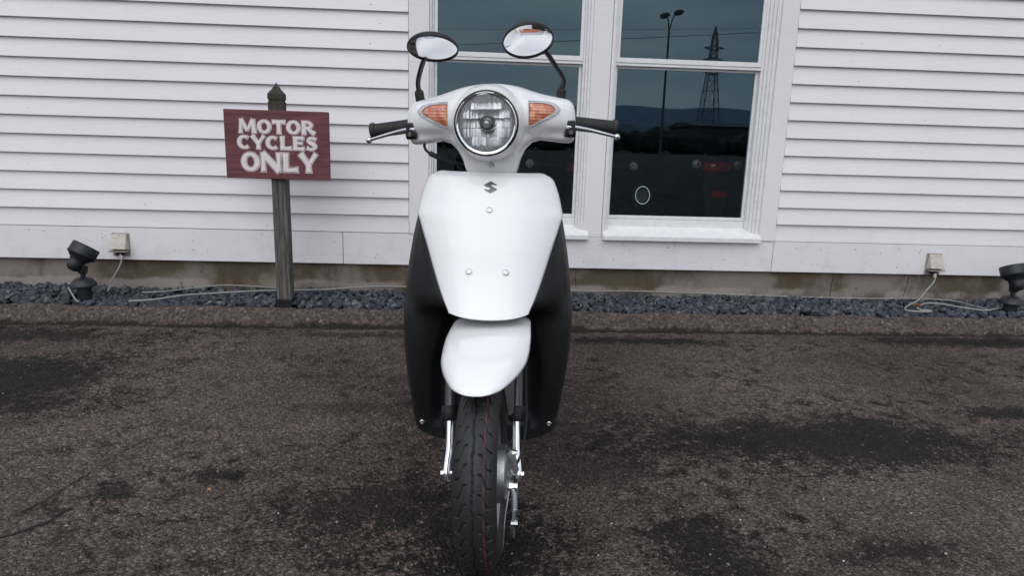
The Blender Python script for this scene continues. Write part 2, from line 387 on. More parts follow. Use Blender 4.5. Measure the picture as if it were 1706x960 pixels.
# ------------------------------------------------------------------ ground
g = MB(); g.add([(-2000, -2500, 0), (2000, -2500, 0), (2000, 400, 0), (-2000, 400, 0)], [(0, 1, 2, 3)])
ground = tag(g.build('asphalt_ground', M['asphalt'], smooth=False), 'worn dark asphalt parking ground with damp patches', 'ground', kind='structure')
def crack(pts, wd):
    P = []
    for i in range(len(pts)-1):
        a, b = Vector(pts[i]), Vector(pts[i+1]); L = (b-a).length; n = max(2, int(L/.012))
        for k in range(n): P.append(a.lerp(b, k/n) + Vector((rnd.uniform(-.006, .006), rnd.uniform(-.006, .006))))
    rows = []
    for i, q in enumerate(P):
        d = (P[min(i+1, len(P)-1)]-P[max(i-1, 0)]).normalized(); nn = Vector((-d.y, d.x)); ww = wd*rnd.uniform(.25, 1)*min(1, 3*min(i, len(P)-1-i)/len(P)+.1)
        rows.append([(q.x+nn.x*ww, q.y+nn.y*ww, .003), (q.x-nn.x*ww, q.y-nn.y*ww, .003)])
    grid(rows).build('crack', M['crack'], ground, smooth=False)
crack([(-1.05, 1.40), (-.98, 1.46), (-.94, 1.54), (-.93, 1.60)], .0068)
crack([(-1.04, 1.52), (-1.02, 1.60), (-1.00, 1.68), (-.98, 1.77)], .005)
crack([(-1.0, 1.78), (-.96, 1.86), (-.93, 1.95)], .003)
# loose grit on the asphalt
gb = MB()
ICO = bmesh.new(); bmesh.ops.create_icosphere(ICO, subdivisions=1, radius=1); ICOV = [v.co.copy() for v in ICO.verts]; ICOF = [tuple(v.index for v in f.verts) for f in ICO.faces]; ICO.free()
for i in range(2600):
    y = 1.0 + 2.15*rnd.random()**1.3; x = rnd.uniform(-.95, 1.05)*y*.95
    r = rnd.choice((.0012, .0016, .002, .0026, .0034))*rnd.uniform(.7, 1.2); a = rnd.uniform(0, 6.3); c, s = math.cos(a), math.sin(a)
    gb.add([(x + (v.x*c-v.y*s*.7)*r*1.3, y + (v.x*s+v.y*c*.7)*r*1.3, r*.25 + v.z*r*.6) for v in ICOV], ICOF)
def gritmat():
    t = NT('loose grit'); g_ = t.t.nodes.new('ShaderNodeNewGeometry')
    c = t.ramp(g_.outputs['Random Per Island'], [(0, (.03, .026, .026)), (.6, (.10, .09, .088)), (.93, (.20, .19, .18)), (1, (.50, .48, .46))])
    return t.done(Base_Color=c, Roughness=.8)
M['grit'] = gritmat()
tag(gb.build('grit', M['grit'], ground, smooth=False), kind='stuff')

# kerb: a rounded asphalt berm
KP = [(3.160, -.012), (3.174, .004), (3.187, .018), (3.199, .036), (3.213, .052), (3.229, .065), (3.246, .072), (3.261, .074), (3.275, .071), (3.287, .058), (3.295, .02)]
rows = []
for i in range(2301):
    x = -11 + 23*i/2300; row = []
    for j, (y, z) in enumerate(KP):
        amt = .016 if 0 < j < 9 else .004
        d = mnoise.fractal(Vector((x*6, y*14, z*14)), 1.0, 2.0, 4)*amt + mnoise.noise(Vector((x*1.3, 0, 3)))*.008
        row.append((x, y + d*.9, z + (d*.5 if j > 1 else 0)))
    rows.append(row)
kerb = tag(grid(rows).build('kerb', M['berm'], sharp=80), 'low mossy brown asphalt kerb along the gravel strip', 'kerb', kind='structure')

# gravel strip
b = MB(); b.add([(-11, 3.28, .052), (12, 3.28, .052), (12, 3.62, .062), (-11, 3.62, .062)], [(0, 1, 2, 3)])
gravel = tag(b.build('gravel_bed', M['soil'], smooth=False), 'strip of slate blue crushed stones between kerb and building', 'gravel', kind='structure')
SM = []
for k in range(10):
    sx, sy, sz = rnd.uniform(.8, 1.3), rnd.uniform(.65, 1.0), rnd.uniform(.42, .75)
    vs = [Vector((v.x*sx, v.y*sy, v.z*sz))*rnd.uniform(.78, 1.15) for v in ICOV]
    q = MB(); q.add(vs, ICOF); me = q.mesh('stone', smooth=True, sharp=28); me.materials.append(M['stone']); SM.append((me, vs))
spots = []
for i in range(9600):
    x = rnd.uniform(-2.75, 3.45) if i < 5200 else rnd.choice((rnd.uniform(-6.0, -2.75), rnd.uniform(3.45, 7.0))); y = rnd.uniform(3.276, 3.60); lay = rnd.random()
    spots.append((x, y, .058 + .022*lay + .006*math.sin(x*5)+.012*(y-3.26)/.34, rnd.uniform(.0115, .0245)*(1.1 if y < 3.4 else .95)))
spots.sort(key=lambda s: (s[2]*1.6 + s[3]*1.4 - (s[1]-3.26)*.12), reverse=True)
sb = MB(); single = [s for s in spots if -2.3 < s[0] < 2.9][:300]; sset = set(single)
for (x, y, z, r) in single:
    me, vs = rnd.choice(SM); o = bpy.data.objects.new('stone', me); COL.objects.link(o); o.parent = gravel
    o.location = (x, y, z+.004); o.scale = (r*1.12,)*3; o.rotation_euler = (rnd.uniform(-.5, .5), rnd.uniform(-.5, .5), rnd.uniform(0, 6.3))
for s in spots:
    if s in sset: continue
    x, y, z, r = s; me, vs = rnd.choice(SM)
    mt = Matrix.Translation((x, y, z)) @ Matrix.Rotation(rnd.uniform(0, 6.3), 4, 'Z') @ Matrix.Rotation(rnd.uniform(-.7, .7), 4, 'X') @ Matrix.Rotation(rnd.uniform(-.7, .7), 4, 'Y')
    sb.add([mt @ (v*r) for v in vs], ICOF)
tag(sb.build('gravel_stones', M['stone'], gravel, sharp=28), kind='stuff')

# ------------------------------------------------------------------ building
house = tag(empty('clapboard_building', (0, 0, 0)), 'white clapboard building with two sash windows above a concrete foundation', 'building')
b = MB(); b.box(-11, 12, 3.603, 3.75, -.1, .262); fnd = b.build('foundation', M['concrete'], house, smooth=False)
def jagged(pts, wd=.0022):
    rows = []
    for i in range(len(pts)-1):
        a, c = Vector(pts[i]), Vector(pts[i+1])
        for k in range(8):
            q = a.lerp(c, k/8) + Vector((rnd.uniform(-.003, .003), 0)); ww = wd*rnd.uniform(.4, 1)
            rows.append([(q.x-ww, 3.6015, q.y), (q.x+ww, 3.6015, q.y)])
    grid(rows).build('foundation_crack', M['crack'], fnd, smooth=False)
jagged([(.565, .235), (.568, .17), (.573, .115)]); jagged([(1.99, .235), (1.985, .15), (1.98, .09)]); jagged([(2.42, .22), (2.41, .15), (2.40, .10)])
wallE = empty('wall', parent=house)
b = MB()
for x0, x1, z0, z1 in ((-11, -.20, .262, 3.0), (1.50, 12, .262, 3.0), (-.2, 1.5, .262, .45), (-.2, 1.5, 2.02, 3.0), (.56, .71, .45, 2.02)):
    b.box(x0, x1, 3.642, 3.72, z0, z1)
b.build('wall_core', M['wood'], wallE, smooth=False)
b = MB(); b.box(-11, 12, 3.30, 3.70, 3.0, 3.08); b.build('eave', M['wood'], house, smooth=False, bevel=.004)
# clapboards, each its own wedge shaped board
Z0, DZ = .4035, .0898
def clap(x0, x1, i):
    z = Z0 + DZ*i + rnd.uniform(-.0008, .0008); z1 = z + DZ + .012; fr = 3.5625 + rnd.uniform(-.0006, .0006)
    if i == 0: fr = 3.5690
    n = 20; secs = []
    for k in range(n+1):
        x = x0 + (x1-x0)*k/n; dz = 0.0007*mnoise.noise(Vector((x*1.1, i*3.7, 0)))
        secs.append([(x, fr, z+dz), (x, fr+.019, z+dz+.0015), (x, 3.594, z1), (x, 3.5815, z1)])
    q = MB(); q.loft(secs); q.build('clapboard', M['wood'], wallE, smooth=False, bevel=.0012)
for i in range(29):
    clap(-11, -.3170, i); clap(1.6215, 12, i)
for i in range(19, 29): clap(-.3160, 1.6205, i)
for x0, x1 in ((-11, -2.95), (-2.948, -.656), (-.653, 1.6195), (1.6225, 3.9), (3.903, 12)):
    b = MB(); b.box(x0, x1, 3.5710, 3.604, .2365 + rnd.uniform(-.001, .001), .4010); b.build('skirt_board', M['wood'], house, smooth=False, bevel=.0015)
# nail heads and paint blisters
nb = MB()
def nail(x, y, z, r):
    n = 6; vs = [(x, y-.0012, z)] + [(x+r*math.cos(2*math.pi*k/n)*rnd.uniform(.7, 1.2), y-.0002, z+r*math.sin(2*math.pi*k/n)*rnd.uniform(.6, 1.1)) for k in range(n)]
    nb.add(vs, [(0, 1+(k+1) % n, 1+k) for k in range(n)])
for k in range(90):
    x = rnd.choice((-2.2, -1.78, -1.4, -1.0, -.72, -.4, 1.75, 1.9, 2.15, 2.4, 2.65, .62, .75, 1.1, 1.3)) + rnd.uniform(-.10, .10); z = rnd.choice((.28, .285, .35, .365, .375)) + rnd.uniform(-.012, .012)
    nail(x, 3.571, z, rnd.choice((.0018, .0026, .0034)))
for i in range(13):
    for x in (-2.15, -1.62, -1.05, -.48, 1.95, 2.35, 2.62):
        if rnd.random() < .55:
            z = Z0 + DZ*i + rnd.uniform(.018, .035); nail(x+rnd.uniform(-.03, .03), 3.5625 + (z-Z0-DZ*i)/DZ*.0175-.0006, z, rnd.choice((.0014, .002, .0028)))
tag(nb.build('nail_heads', M['nail'], wallE, smooth=False), kind='stuff')
# flat trim boards
for x0, x1, y in ((-.3150, -.2165, 3.5635), (.5895, .6865, 3.5725), (1.5320, 1.6195, 3.5635)):
    b = MB(); b.box(x0, x1, y, 3.64, .4025, 2.10); b.build('trim_board', M['wood'], house, smooth=False, bevel=.002)
b = MB(); b.box(-.3150, 1.6195, 3.565, 3.64, 2.102, 2.20); b.build('trim_board', M['wood'], house, smooth=False, bevel=.002)

def window(xa, xb, stepL, stepR, sill0, sill1):
    W = empty('sash_window', parent=house)
    # stepped jamb casings either side
    fr = MB()
    def bx(*a): fr.box(*a)
    for (a, c, y) in stepL + stepR: bx(a, c, y, 3.655, .40, 2.10)
    bx(xa-.018, xb+.018, 3.60, 3.655, 1.99, 2.10)
    fr.build('window_frame', M['sash'], W, smooth=False, bevel=.0012)
    u = MB(); u.box(xa-.0165, xa, 3.598, 3.622, 1.3125, 1.99); u.box(xb, xb+.0165, 3.598, 3.622, 1.3125, 1.99)
    u.box(xa-.0165, xb+.0165, 3.5965, 3.6235, 1.289, 1.312); u.box(xa-.0175, xb+.0175, 3.6005, 3.632, 1.274, 1.2885)
    u.build('upper_sash', M['sash'], W, smooth=False, bevel=.001)
    l = MB(); ax, bx_ = xa-.002, xb+.002
    l.box(ax-.0145, ax, 3.624, 3.646, .517, 1.2735); l.box(bx_, bx_+.0145, 3.624, 3.646, .517, 1.2735)
    l.box(ax-.0145, bx_+.0145, 3.6225, 3.646, .500, .5165); l.box(ax-.0145, bx_+.0145, 3.6205, 3.646, .455, .4985); l.box(ax-.0145, bx_+.0145, 3.6255, 3.646, 1.262, 1.2730)
    l.build('lower_sash', M['sash'], W, smooth=False, bevel=.001)
    p = MB(); p.box(xa-.001, xb+.001, 3.608, 3.612, 1.311, 1.991); p.build('upper_pane', M['glass'], W, smooth=False)
    p = MB(); p.box(ax-.001, bx_+.001, 3.633, 3.637, .516, 1.263); p.build('lower_pane', M['glass'], W, smooth=False)
    s = MB(); prof = [(3.66, .390), (3.66, .462), (3.6195, .459), (3.541, .418), (3.538, .4165), (3.538, .3935), (3.545, .3915), (3.57, .3915)]
    s.prism([(sill0, y, z) for y, z in prof], (sill1-sill0, 0, 0)); s.build('window_sill', M['sash'], W, smooth=False, bevel=.0015)
    return W
window(-.177, .533, [(-.2160, -.2035, 3.579), (-.2030, -.1945, 3.592)], [(.5505, .5615, 3.596), (.5620, .5745, 3.585), (.5750, .5890, 3.5765)], -.235, .614)
window(.735, 1.448, [(.6885, .7040, 3.5700), (.7045, .7180, 3.586)], [(1.4655, 1.4800, 3.598), (1.4805, 1.4960, 3.590), (1.4965, 1.5120, 3.582), (1.5125, 1.5315, 3.5745)], .693, 1.537)
# dark showroom behind the glass
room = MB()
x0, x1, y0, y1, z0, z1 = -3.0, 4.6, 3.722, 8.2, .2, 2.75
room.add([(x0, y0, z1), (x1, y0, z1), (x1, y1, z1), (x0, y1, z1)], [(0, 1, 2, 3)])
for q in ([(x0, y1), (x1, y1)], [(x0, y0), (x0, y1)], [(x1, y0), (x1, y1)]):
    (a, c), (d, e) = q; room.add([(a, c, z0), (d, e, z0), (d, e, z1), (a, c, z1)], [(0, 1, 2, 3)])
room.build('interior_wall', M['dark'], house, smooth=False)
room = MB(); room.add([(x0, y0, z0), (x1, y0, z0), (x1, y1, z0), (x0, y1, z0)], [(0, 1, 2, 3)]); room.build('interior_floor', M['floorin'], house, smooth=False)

# ------------------------------------------------------------------ sign
sign = tag(empty('parking_sign', (-.882, 3.300, 0)), 'dark red wooden sign reading MOTOR CYCLES ONLY on weathered grey post', 'sign')
b = MB(); hw = .0335
b.box(-hw, hw, -hw, hw, .0, 1.030); b.build('post', M['post'], sign, smooth=False, bevel=.004).rotation_euler = (0, R(-.25), 0)
b = MB()
for prof in ([(.0295, 1.028), (.0295, 1.037)],): b.loft([[(x*r, y*r, z) for x, y in ((-1, -1), (1, -1), (1, 1), (-1, 1))] for r, z in prof])
b.loft([[(x*r, y*r, z) for x, y in ((-1, -1), (1, -1), (1, 1), (-1, 1))] for r, z in ((.032, 1.036), (.0335, 1.042), (.0335, 1.062), (.018, 1.082), (.0012, 1.112))])
b.build('post_cap', M['post'], sign, smooth=False, bevel=.002).location = (-.0045, 0, 0)
b = MB(); b.box(-.038, .038, -.038, .038, .05, .115); b.build('post_shoe', M['black'], sign, smooth=False, bevel=.003)
BX0, BX1, BZ0, BZ1 = -.227, .236, .684, .989
b = MB(); b.box(BX0, BX1, -.058, -.036, BZ0, BZ1); brd = b.build('sign_board', M['signred'], sign, smooth=False, bevel=.0025)
for s in (BZ0+.06, BZ1-.06):
    b = MB(); b.lathe([(.0001, .003), (.003, .0025), (.004, 0)], (.0, -.058, s-.0), (0, -1, 0), 12); b.build('screw', M['zinc'], brd) if False else None
def arc(cx, cy, rx, ry, a0, a1, n, thick, thin):
    return [(cx+rx*math.cos(a), cy+ry*math.sin(a), thin+(thick-thin)*abs(math.cos(a))**1.3) for a in [R(a0+(a1-a0)*k/n) for k in range(n+1)]]
OO = arc(.53, .5, .385, .40, 0, 360, 36, .30, .18)
CC = arc(.55, .5, .40, .40, 48, 312, 26, .31, .18); CC[0] = (*CC[0][:2], .27); CC[-1] = (*CC[-1][:2], .25)
def spl(pts, n=7):
    q = smooth_path([(x, y, w_) for x, y, w_ in pts], n); return [tuple(v) for v in q]
GL = {
 'M': (1.36, [[(.16, 0, .26), (.18, .5, .20), (.24, 1, .26)], [(.22, 1, .28), (.66, .18, .24)], [(.66, .18, .18), (1.10, 1, .26)], [(1.18, 0, .36), (1.14, .5, .30), (1.10, 1, .32)], [(.02, .05, .10), (.30, .05, .10)]]),
 'O': (1.06, [OO]), 'C': (1.02, [CC]),
 'T': (1.04, [[(.03, .86, .30), (.52, .88, .22), (1.01, .86, .30)], [(.52, 0, .36), (.52, .45, .29), (.52, .9, .32)]]),
 'R': (1.10, [[(.20, 0, .36), (.20, .5, .29), (.20, 1, .34)], spl([(.2, .90, .2), (.55, .89, .2), (.76, .70, .28), (.58, .50, .19), (.25, .48, .18)]), [(.48, .50, .22), (.72, .25, .26), (1.02, .06, .34)]]),
 'Y': (1.06, [[(.08, 1, .34), (.28, .75, .29), (.53, .42, .28)], [(.98, 1, .26), (.80, .75, .20), (.55, .42, .22)], [(.54, 0, .35), (.54, .25, .29), (.54, .5, .29)]]),
 'L': (.94, [[(.20, 0, .34), (.20, .5, .29), (.20, 1, .36)], [(.1, .11, .22), (.6, .11, .21), (.90, .14, .30)]]),
 'E': (.94, [[(.20, 0, .34), (.20, .5, .29), (.20, 1, .34)], [(.1, .11, .22), (.6, .11, .21), (.90, .13, .28)], [(.1, .89, .22), (.6, .89, .21), (.88, .87, .28)], [(.1, .52, .18), (.5, .52, .17), (.76, .52, .24)]]),
 'S': (.90, [spl([(.80, .80, .27), (.60, .90, .19), (.36, .88, .21), (.22, .73, .27), (.40, .57, .29), (.62, .45, .30), (.74, .28, .28), (.55, .11, .20), (.32, .10, .19), (.10, .21, .27)])]),
 'N': (1.22, [[(.16, 0, .28), (.16, .5, .22), (.16, 1, .28)], [(.12, .97, .34), (.62, .5, .34), (1.08, .03, .36)], [(1.06, 0, .24), (1.06, .5, .21), (1.06, 1, .30)]]),
}
def strokes(mb, gl, ox, oz, sx, sz, y, grow, depth):
    for si, st in enumerate(gl[1]):
        closed = st[0][:2] == st[-1][:2] or (abs(st[0][0]-st[-1][0]) < 1e-6 and abs(st[0][1]-st[-1][1]) < 1e-6)
        P = [Vector((a, c)) for a, c, _ in st]; Wd = [q[2] for q in st]; Lf, Rt = [], []; n = len(P)
        for i in range(n):
            if closed: d = P[(i+1) % (n-1)]-P[(i-1) % (n-1)] if i not in (0, n-1) else P[1]-P[n-2]
            else: d = P[min(i+1, n-1)]-P[max(i-1, 0)]
            d.normalize(); nn = Vector((-d.y, d.x)); p_ = P[i].copy()
            if not closed and i == 0: p_ -= d*grow
            if not closed and i == n-1: p_ += d*grow
            h = Wd[i]/2+grow; Lf.append(p_+nn*h); Rt.append(p_-nn*h)
        yy = y - .00012*si
        if closed:   # ring
            mb.loft([[(ox+q.x*sx, yy, oz+q.y*sz) for q in (Lf[i], Rt[i])] + [(ox+q.x*sx, yy+depth, oz+q.y*sz) for q in (Rt[i], Lf[i])] for i in range(n)], cap=False)
        else:
            mb.loft([[(ox+q.x*sx, yy, oz+q.y*sz) for q in (Lf[i], Rt[i])] + [(ox+q.x*sx, yy+depth, oz+q.y*sz) for q in (Rt[i], Lf[i])] for i in range(n)])
BW, BH = BX1-BX0, BZ1-BZ0
for word, fx0, fx1, ft, fb in (('MOTOR', .135, .880, .135, .335), ('CYCLES', .118, .890, .365, .565), ('ONLY', .148, .890, .610, .890)):
    SP = .05; tot = sum(GL[c][0]+SP for c in word); x = BX0+BW*fx0; sx = BW*(fx1-fx0)/tot; zb = BZ1-BH*fb; sz = BH*(fb-ft)
    for ch in word:
        e = MB(); strokes(e, GL[ch], x, zb, sx, sz, -.0598, -.012, .0016); e0 = e.build('letter', M['signwhite'], brd, smooth=False)
        e = MB(); strokes(e, GL[ch], x, zb, sx, sz, -.0592, .016, .001); e.build('letter_line', M['signline'], brd, smooth=False)
        e = MB(); strokes(e, GL[ch], x+.0006, zb-.0006, sx, sz, -.0586, .042, .0005); e.build('letter_outline', M['signwhite'], brd, smooth=False)
        x += sx*(GL[ch][0]+SP)

# ------------------------------------------------------------------ scooter
scoot = tag(empty('scooter', (.0321, 1.344, 0), R(-1.3675)), 'white and black scooter parked facing the viewer, front wheel turned slightly', 'scooter')
AX = Vector((.004, .38, .93)); KX = Vector((0, math.sin(R(26)), math.cos(R(26)))); RS = Matrix.Rotation(R(-5.5), 3, KX)
def T(v): return RS @ (Vector(v)-AX) + AX
def steer(mb): return mb.xf(T)
HX = .011; BXC = .008
# handlebar cover: a lofted wing shape
CX = [0, .02, .04, .058, .066, .078, .094, .114, .14, .165, .18, .188, .193, .1955]
CT = [1.018, 1.0175, 1.015, 1.0115, 1.0095, 1.0055, 1.0000, .9935, .9870, .9825, .9785, .9730, .9640, .9520]
CBt = [.800, .800, .800, .812, .842, .866, .882, .8875, .884, .8805, .880, .882, .889, .900]
CF = [.256, .256, .254, .250, .247, .243, .241, .2435, .251, .263, .275, .284, .293, .303]
CK = [.42, .42, .42, .42, .42, .42, .42, .415, .41, .405, .40, .395, .39, .38]
def cowl_col(ax): return [interp(ax, CX, q) for q in (CT, CBt, CF, CK)]
NE = 2.9
def cowl_y(x, z):
    zt, zb, yf, yk = cowl_col(abs(x-HX)); zc, hb, yc, a = (zt+zb)/2, (zt-zb)/2, (yf+yk)/2, (yk-yf)/2
    return yc - a*max(0, 1-min(1, abs((z-zc)/hb))**NE)**(1/NE)
secs = []
xs = sorted(set([round(-.1955+.391*i/150, 5) for i in range(151)]))
for xr in xs:
    zt, zb, yf, yk = cowl_col(abs(xr)); zc, hb, yc, a = (zt+zb)/2, (zt-zb)/2, (yf+yk)/2, (yk-yf)/2
    sec = []
    for k in range(56):
        th = 2*math.pi*k/56; c, s = math.cos(th), math.sin(th)
        y = yc + a*math.copysign(abs(c)**(2/NE), c); z = zc + hb*math.copysign(abs(s)**(2/NE), s)
        # soft hollow under each indicator, sweeping towards the neck
        if c < 0 and .06 < abs(xr) < .19:
            y += .013*math.exp(-((z-.903)/.012)**2)*min(1, (abs(xr)-.06)/.03)*min(1, (.19-abs(xr))/.02)
        sec.append((HX+xr, y, z))
    secs.append(sec)
b = MB(); b.loft(secs); cover = steer(b).build('handlebar_cover', M['white'], scoot, sharp=55)
# headlight
HC = Vector((.0095, .196, .925)); HD = Vector((0, -1, -.03)).normalized()
b = MB(); b.lathe([(.0705, -.004), (.0735, -.012), (.079, -.03), (.085, -.055), (.086, -.075)], HC, HD, 72); steer(b).build('headlight_cowl', M['white'], cover, sharp=60)
hl = steer(MB().lathe([(.0705, -.010), (.0708, .000), (.0700, .0035), (.0680, .0040), (.0672, .002)], HC, HD, 72)).build('headlight', M['gloss'], scoot)
steer(MB().lathe([(.0676, .0015), (.0670, .0055), (.0645, .0082), (.0615, .0070), (.0590, .0030), (.0580, -.002)], HC, HD, 72)).build('headlight_rim', M['chrome'], hl, sharp=60)
prof = [(.0585*k/12, -.050+.048*(k/12)**2) for k in range(13)]
steer(MB().lathe(prof, HC, HD, 72)).build('reflector', M['reflector'], hl, sharp=80)
prof = [(.0598*math.sin(R(90)*k/10), .001+.010*math.cos(R(90)*k/10)) for k in range(11)]
steer(MB().lathe(prof, HC, HD, 64)).build('headlight_lens', M['lens'], hl, sharp=80)
bl = MB(); bl.lathe([(.0001, -.004), (.006, -.0045), (.0085, -.008), (.0090, -.016), (.012, -.022), (.014, -.03), (.014, -.045)], HC, HD, 24); steer(bl).build('bulb_shield', M['zinc'], hl)
fc = MB()
frnd = random.Random(3)
for row_z in (-.040, -.0205, 0, .0205, .040):
    for k in range(17):
        xx = (k-8)*.0060; rr_ = (xx*xx+row_z*row_z)**.5
        if rr_ > .0535 or rr_ < .014: continue
        dpt = -.050+.048*(rr_/.0585)**2 + .0045
        mid_ = abs(xx) < .020 and .01 < abs(row_z) < .03
        mt_ = Matrix.Translation(HC + HD*(dpt+.0015*(k % 2)) + Vector((xx, 0, row_z))) @ Matrix.Rotation(R(-(frnd.uniform(18, 30) if mid_ else frnd.uniform(5, 26))), 4, 'X') @ Matrix.Rotation(R(frnd.uniform(-9, 9)), 4, 'Z')
        fc.box(-.0031, .0031, -.0006, .0006, -.0104, .0104, mt_)
steer(fc).build('reflector_facets', M['facet'], hl, smooth=False)
bl = MB(); bl.lathe([(.0140, -.0280), (.0155, -.024), (.0175, -.024), (.0190, -.034)], HC, HD, 32); steer(bl).build('bulb_ring', M['chrome'], hl)
# indicators
SG = [(.0895, .9745), (.112, .9742), (.135, .972), (.150, .968), (.159, .961), (.1620, .955), (.1580, .9475), (.1500, .9425), (.1360, .9350), (.1200, .9270), (.1040, .9190), (.0900, .9130)]
for sgn in (-1, 1):
    ctr = Vector((.116, .947))
    def ringpts(sc, off, dx=0.0):
        out = []
        for x, z in SG:
            q = ctr + (Vector((x, z))-ctr)*sc + Vector((dx, 0)); X = .0095+sgn*q.x
            out.append(Vector((X, min(cowl_y(X, q.y), cowl_y(X, q.y))-off, q.y)))
        return out
    def dense(r):
        P = []
        for i in range(len(r)):
            for k in range(4): P.append(r[i].lerp(r[(i+1) % len(r)], k/4))
        return P
    mb = MB(); mb.loft([dense(ringpts(1.0, -.008)), dense(ringpts(1.0, .0035)), dense(ringpts(.965, .0052)), dense(ringpts(.82, .0050, -.003)), dense(ringpts(.805, .0022, -.003))], cap=False)
    sg = steer(mb).build('turn_signal', M['rim'], scoot, sharp=45)
    o1 = dense(ringpts(.808, .0028, -.003)); o2 = dense(ringpts(.68, .0048, -.004)); o3 = dense(ringpts(.35, .0058, -.004))
    mb = MB(); mb.loft([o1, o2, o3], cap=False); n = len(o1); mb.f.append(tuple(2*n+i for i in range(n)))
    steer(mb).build('indicator_lens', M['amber'], sg, sharp=80)
# neck bolt
def bolt(x, y, z, r, parent, d=(0, -1, .0), st=False):
    mb = MB(); mb.lathe([(r*1.5, 0), (r*1.5, r*.15), (r*1.1, r*.2), (r*1.05, r*.05)], (x, y, z), d, 24)
    q = MB(); q.lathe([(r*1.0, -.001), (r*1.0, r*.45), (r*.8, r*.6), (r*.42, r*.62), (r*.36, r*.25), (.0001, r*.2)], (x, y, z), d, 24)
    if st: steer(mb); steer(q)
    w_ = mb.build('bolt', M['white'] if parent.name.startswith('front_panel') else M['zinc'], parent); 
    return q.build('bolt_head', M['zinc'], parent)
bolt(HX+.002, cowl_y(HX, .832)-.001, .832, .0048, cover, (0, -1, -.5), True)
# grips, levers, switch perches
for sgn in (-1, 1):
    a = Vector((HX+sgn*.165, .345, .9285)); c = Vector((HX+sgn*.2945, .352, .9135)); d = (c-a).normalized(); L = (c-a).length
    prof = [(.0001, .0), (.0150, .0), (.0150, .010), (.0205, .011), (.0205, .016), (.0160, .018)]
    h = .022
    while h < L-.014:
        prof += [(.0168, h), (.0168, h+.0035), (.0161, h+.0042), (.0161, h+.0056)]; h += .006
    prof += [(.0168, L-.012), (.0195, L-.010), (.0200, L-.003), (.0185, L), (.0001, L+.001)]
    steer(MB().lathe(prof, a, d, 32)).build('grip', M['rubber'], scoot)
    pts = smooth_path([(HX+sgn*.172, .275, .9155), (HX+sgn*.192, .282, .9150), (HX+sgn*.225, .300, .9095), (HX+sgn*.262, .308, .9005), (HX+sgn*.289, .314, .8935)], 6)
    rad = [interp(k, [0, 5, 12, 24], [.0068, .0072, .0058, .0046]) for k in range(len(pts))]
    mb = MB(); mb.tube(pts, rad, 12, flat=.8); lv = steer(mb).build('brake_lever', M['lever'], scoot, sharp=70)
    ball = [(.0076*math.sin(math.pi*k/12), -.0076*math.cos(math.pi*k/12)) for k in range(13)]
    steer(MB().lathe(ball, (HX+sgn*.2915, .3145, .8928), (1, 0, 0), 20)).build('lever_ball', M['lever'], lv, sharp=80)
    mb = MB(); mb.box(HX+sgn*.1835-.0105, HX+sgn*.1835+.0105, .272, .352, .899, .931); mb.tube([(HX+sgn*.170, .285, .905), (HX+sgn*.1960, .285, .903)], .0110, 14)
    steer(mb).build('lever_perch', M['gloss'], scoot, smooth=False, bevel=.003)
    mb = MB(); mb.lathe([(.0001, .0075), (.0045, .0075), (.0045, 0)], (HX+sgn*.1835, .268, .905), (0, -1, -.2), 10); steer(mb).build('pivot_screw', M['zinc'], scoot)
# brake cable below the left hand end
pts = smooth_path([(HX-.158, .31, .893), (HX-.156, .300, .872), (HX-.140, .296, .858), (HX-.11, .31, .845), (HX-.06, .35, .825), (HX-.03, .38, .78)], 6)
cab = steer(MB().tube(pts, .0032, 8)).build('brake_cable', M['rubber'], scoot)
steer(MB().tube(smooth_path([(HX-.146, .2965, .862), (HX-.125, .302, .851), (HX-.095, .322, .838)], 6), [.0042, .0062, .0064, .0064, .0060, .0062, .006, .006, .0058, .0056, .005, .005, .0042], 10)).build('cable_boot', M['rubber'], cab)
pts = smooth_path([(HX-.12, .33, .882), (HX-.10, .34, .85), (HX-.07, .36, .80), (HX-.05, .38, .74)], 6)
steer(MB().tube(pts, .004, 8)).build('brake_cable', M['rubber'], scoot)
# mirrors
for sgn, mc, adeg, roll, stalk in ((-1, Vector((-.1055, .222, 1.0885)), 68, 1, [(-.163, .362, .985), (-.1635, .350, 1.006), (-.162, .336, 1.026), (-.147, .298, 1.052), (-.132, .265, 1.070), (-.114, .240, 1.092)]),
                                   (1, Vector((.1000, .232, 1.1005)), 59, -8, [(.1735, .362, .985), (.1755, .350, 1.006), (.1790, .336, 1.026), (.157, .308, 1.058), (.135, .282, 1.086), (.112, .255, 1.108)])):
    nrm = Matrix.Rotation(R(roll), 3, 'Y') @ Vector((0, -math.cos(R(adeg)), -math.sin(R(adeg)))); nrm.normalize()
    prof = [(.0001, -.021), (.018, -.0205), (.036, -.016), (.048, -.009), (.0545, -.002), (.0560, .002), (.0560, .0055), (.0550, .0066), (.0532, .0060), (.0528, .0030)]
    mr = steer(MB().lathe(prof, mc, nrm, 64)).build('mirror', M['gloss'] if False else M['black'], scoot, sharp=60)
    prof = [(.0530*k/14, .0068-.0020*(k/14)**2) for k in range(15)]
    steer(MB().lathe([(max(r, 1e-4), h-.0016) for r, h in prof], mc, nrm, 64)).build('mirror_glass', M['mirror'], mr, sharp=80)
    pts = smooth_path(stalk, 7); steer(MB().tube(pts, .0058, 14)).build('mirror_stem', M['gloss'], mr, sharp=70)
    p0, p1 = Vector(stalk[0]), Vector(stalk[1]); ax = (p1-p0).normalized()
    steer(MB().lathe([(.0001, -.02), (.0098, -.02), (.0110, .000), (.0110, .018), (.0098, .023), (.0065, .025), (.0058, .030)], p0, ax, 20)).build('stem_boot', M['rubber'], mr)
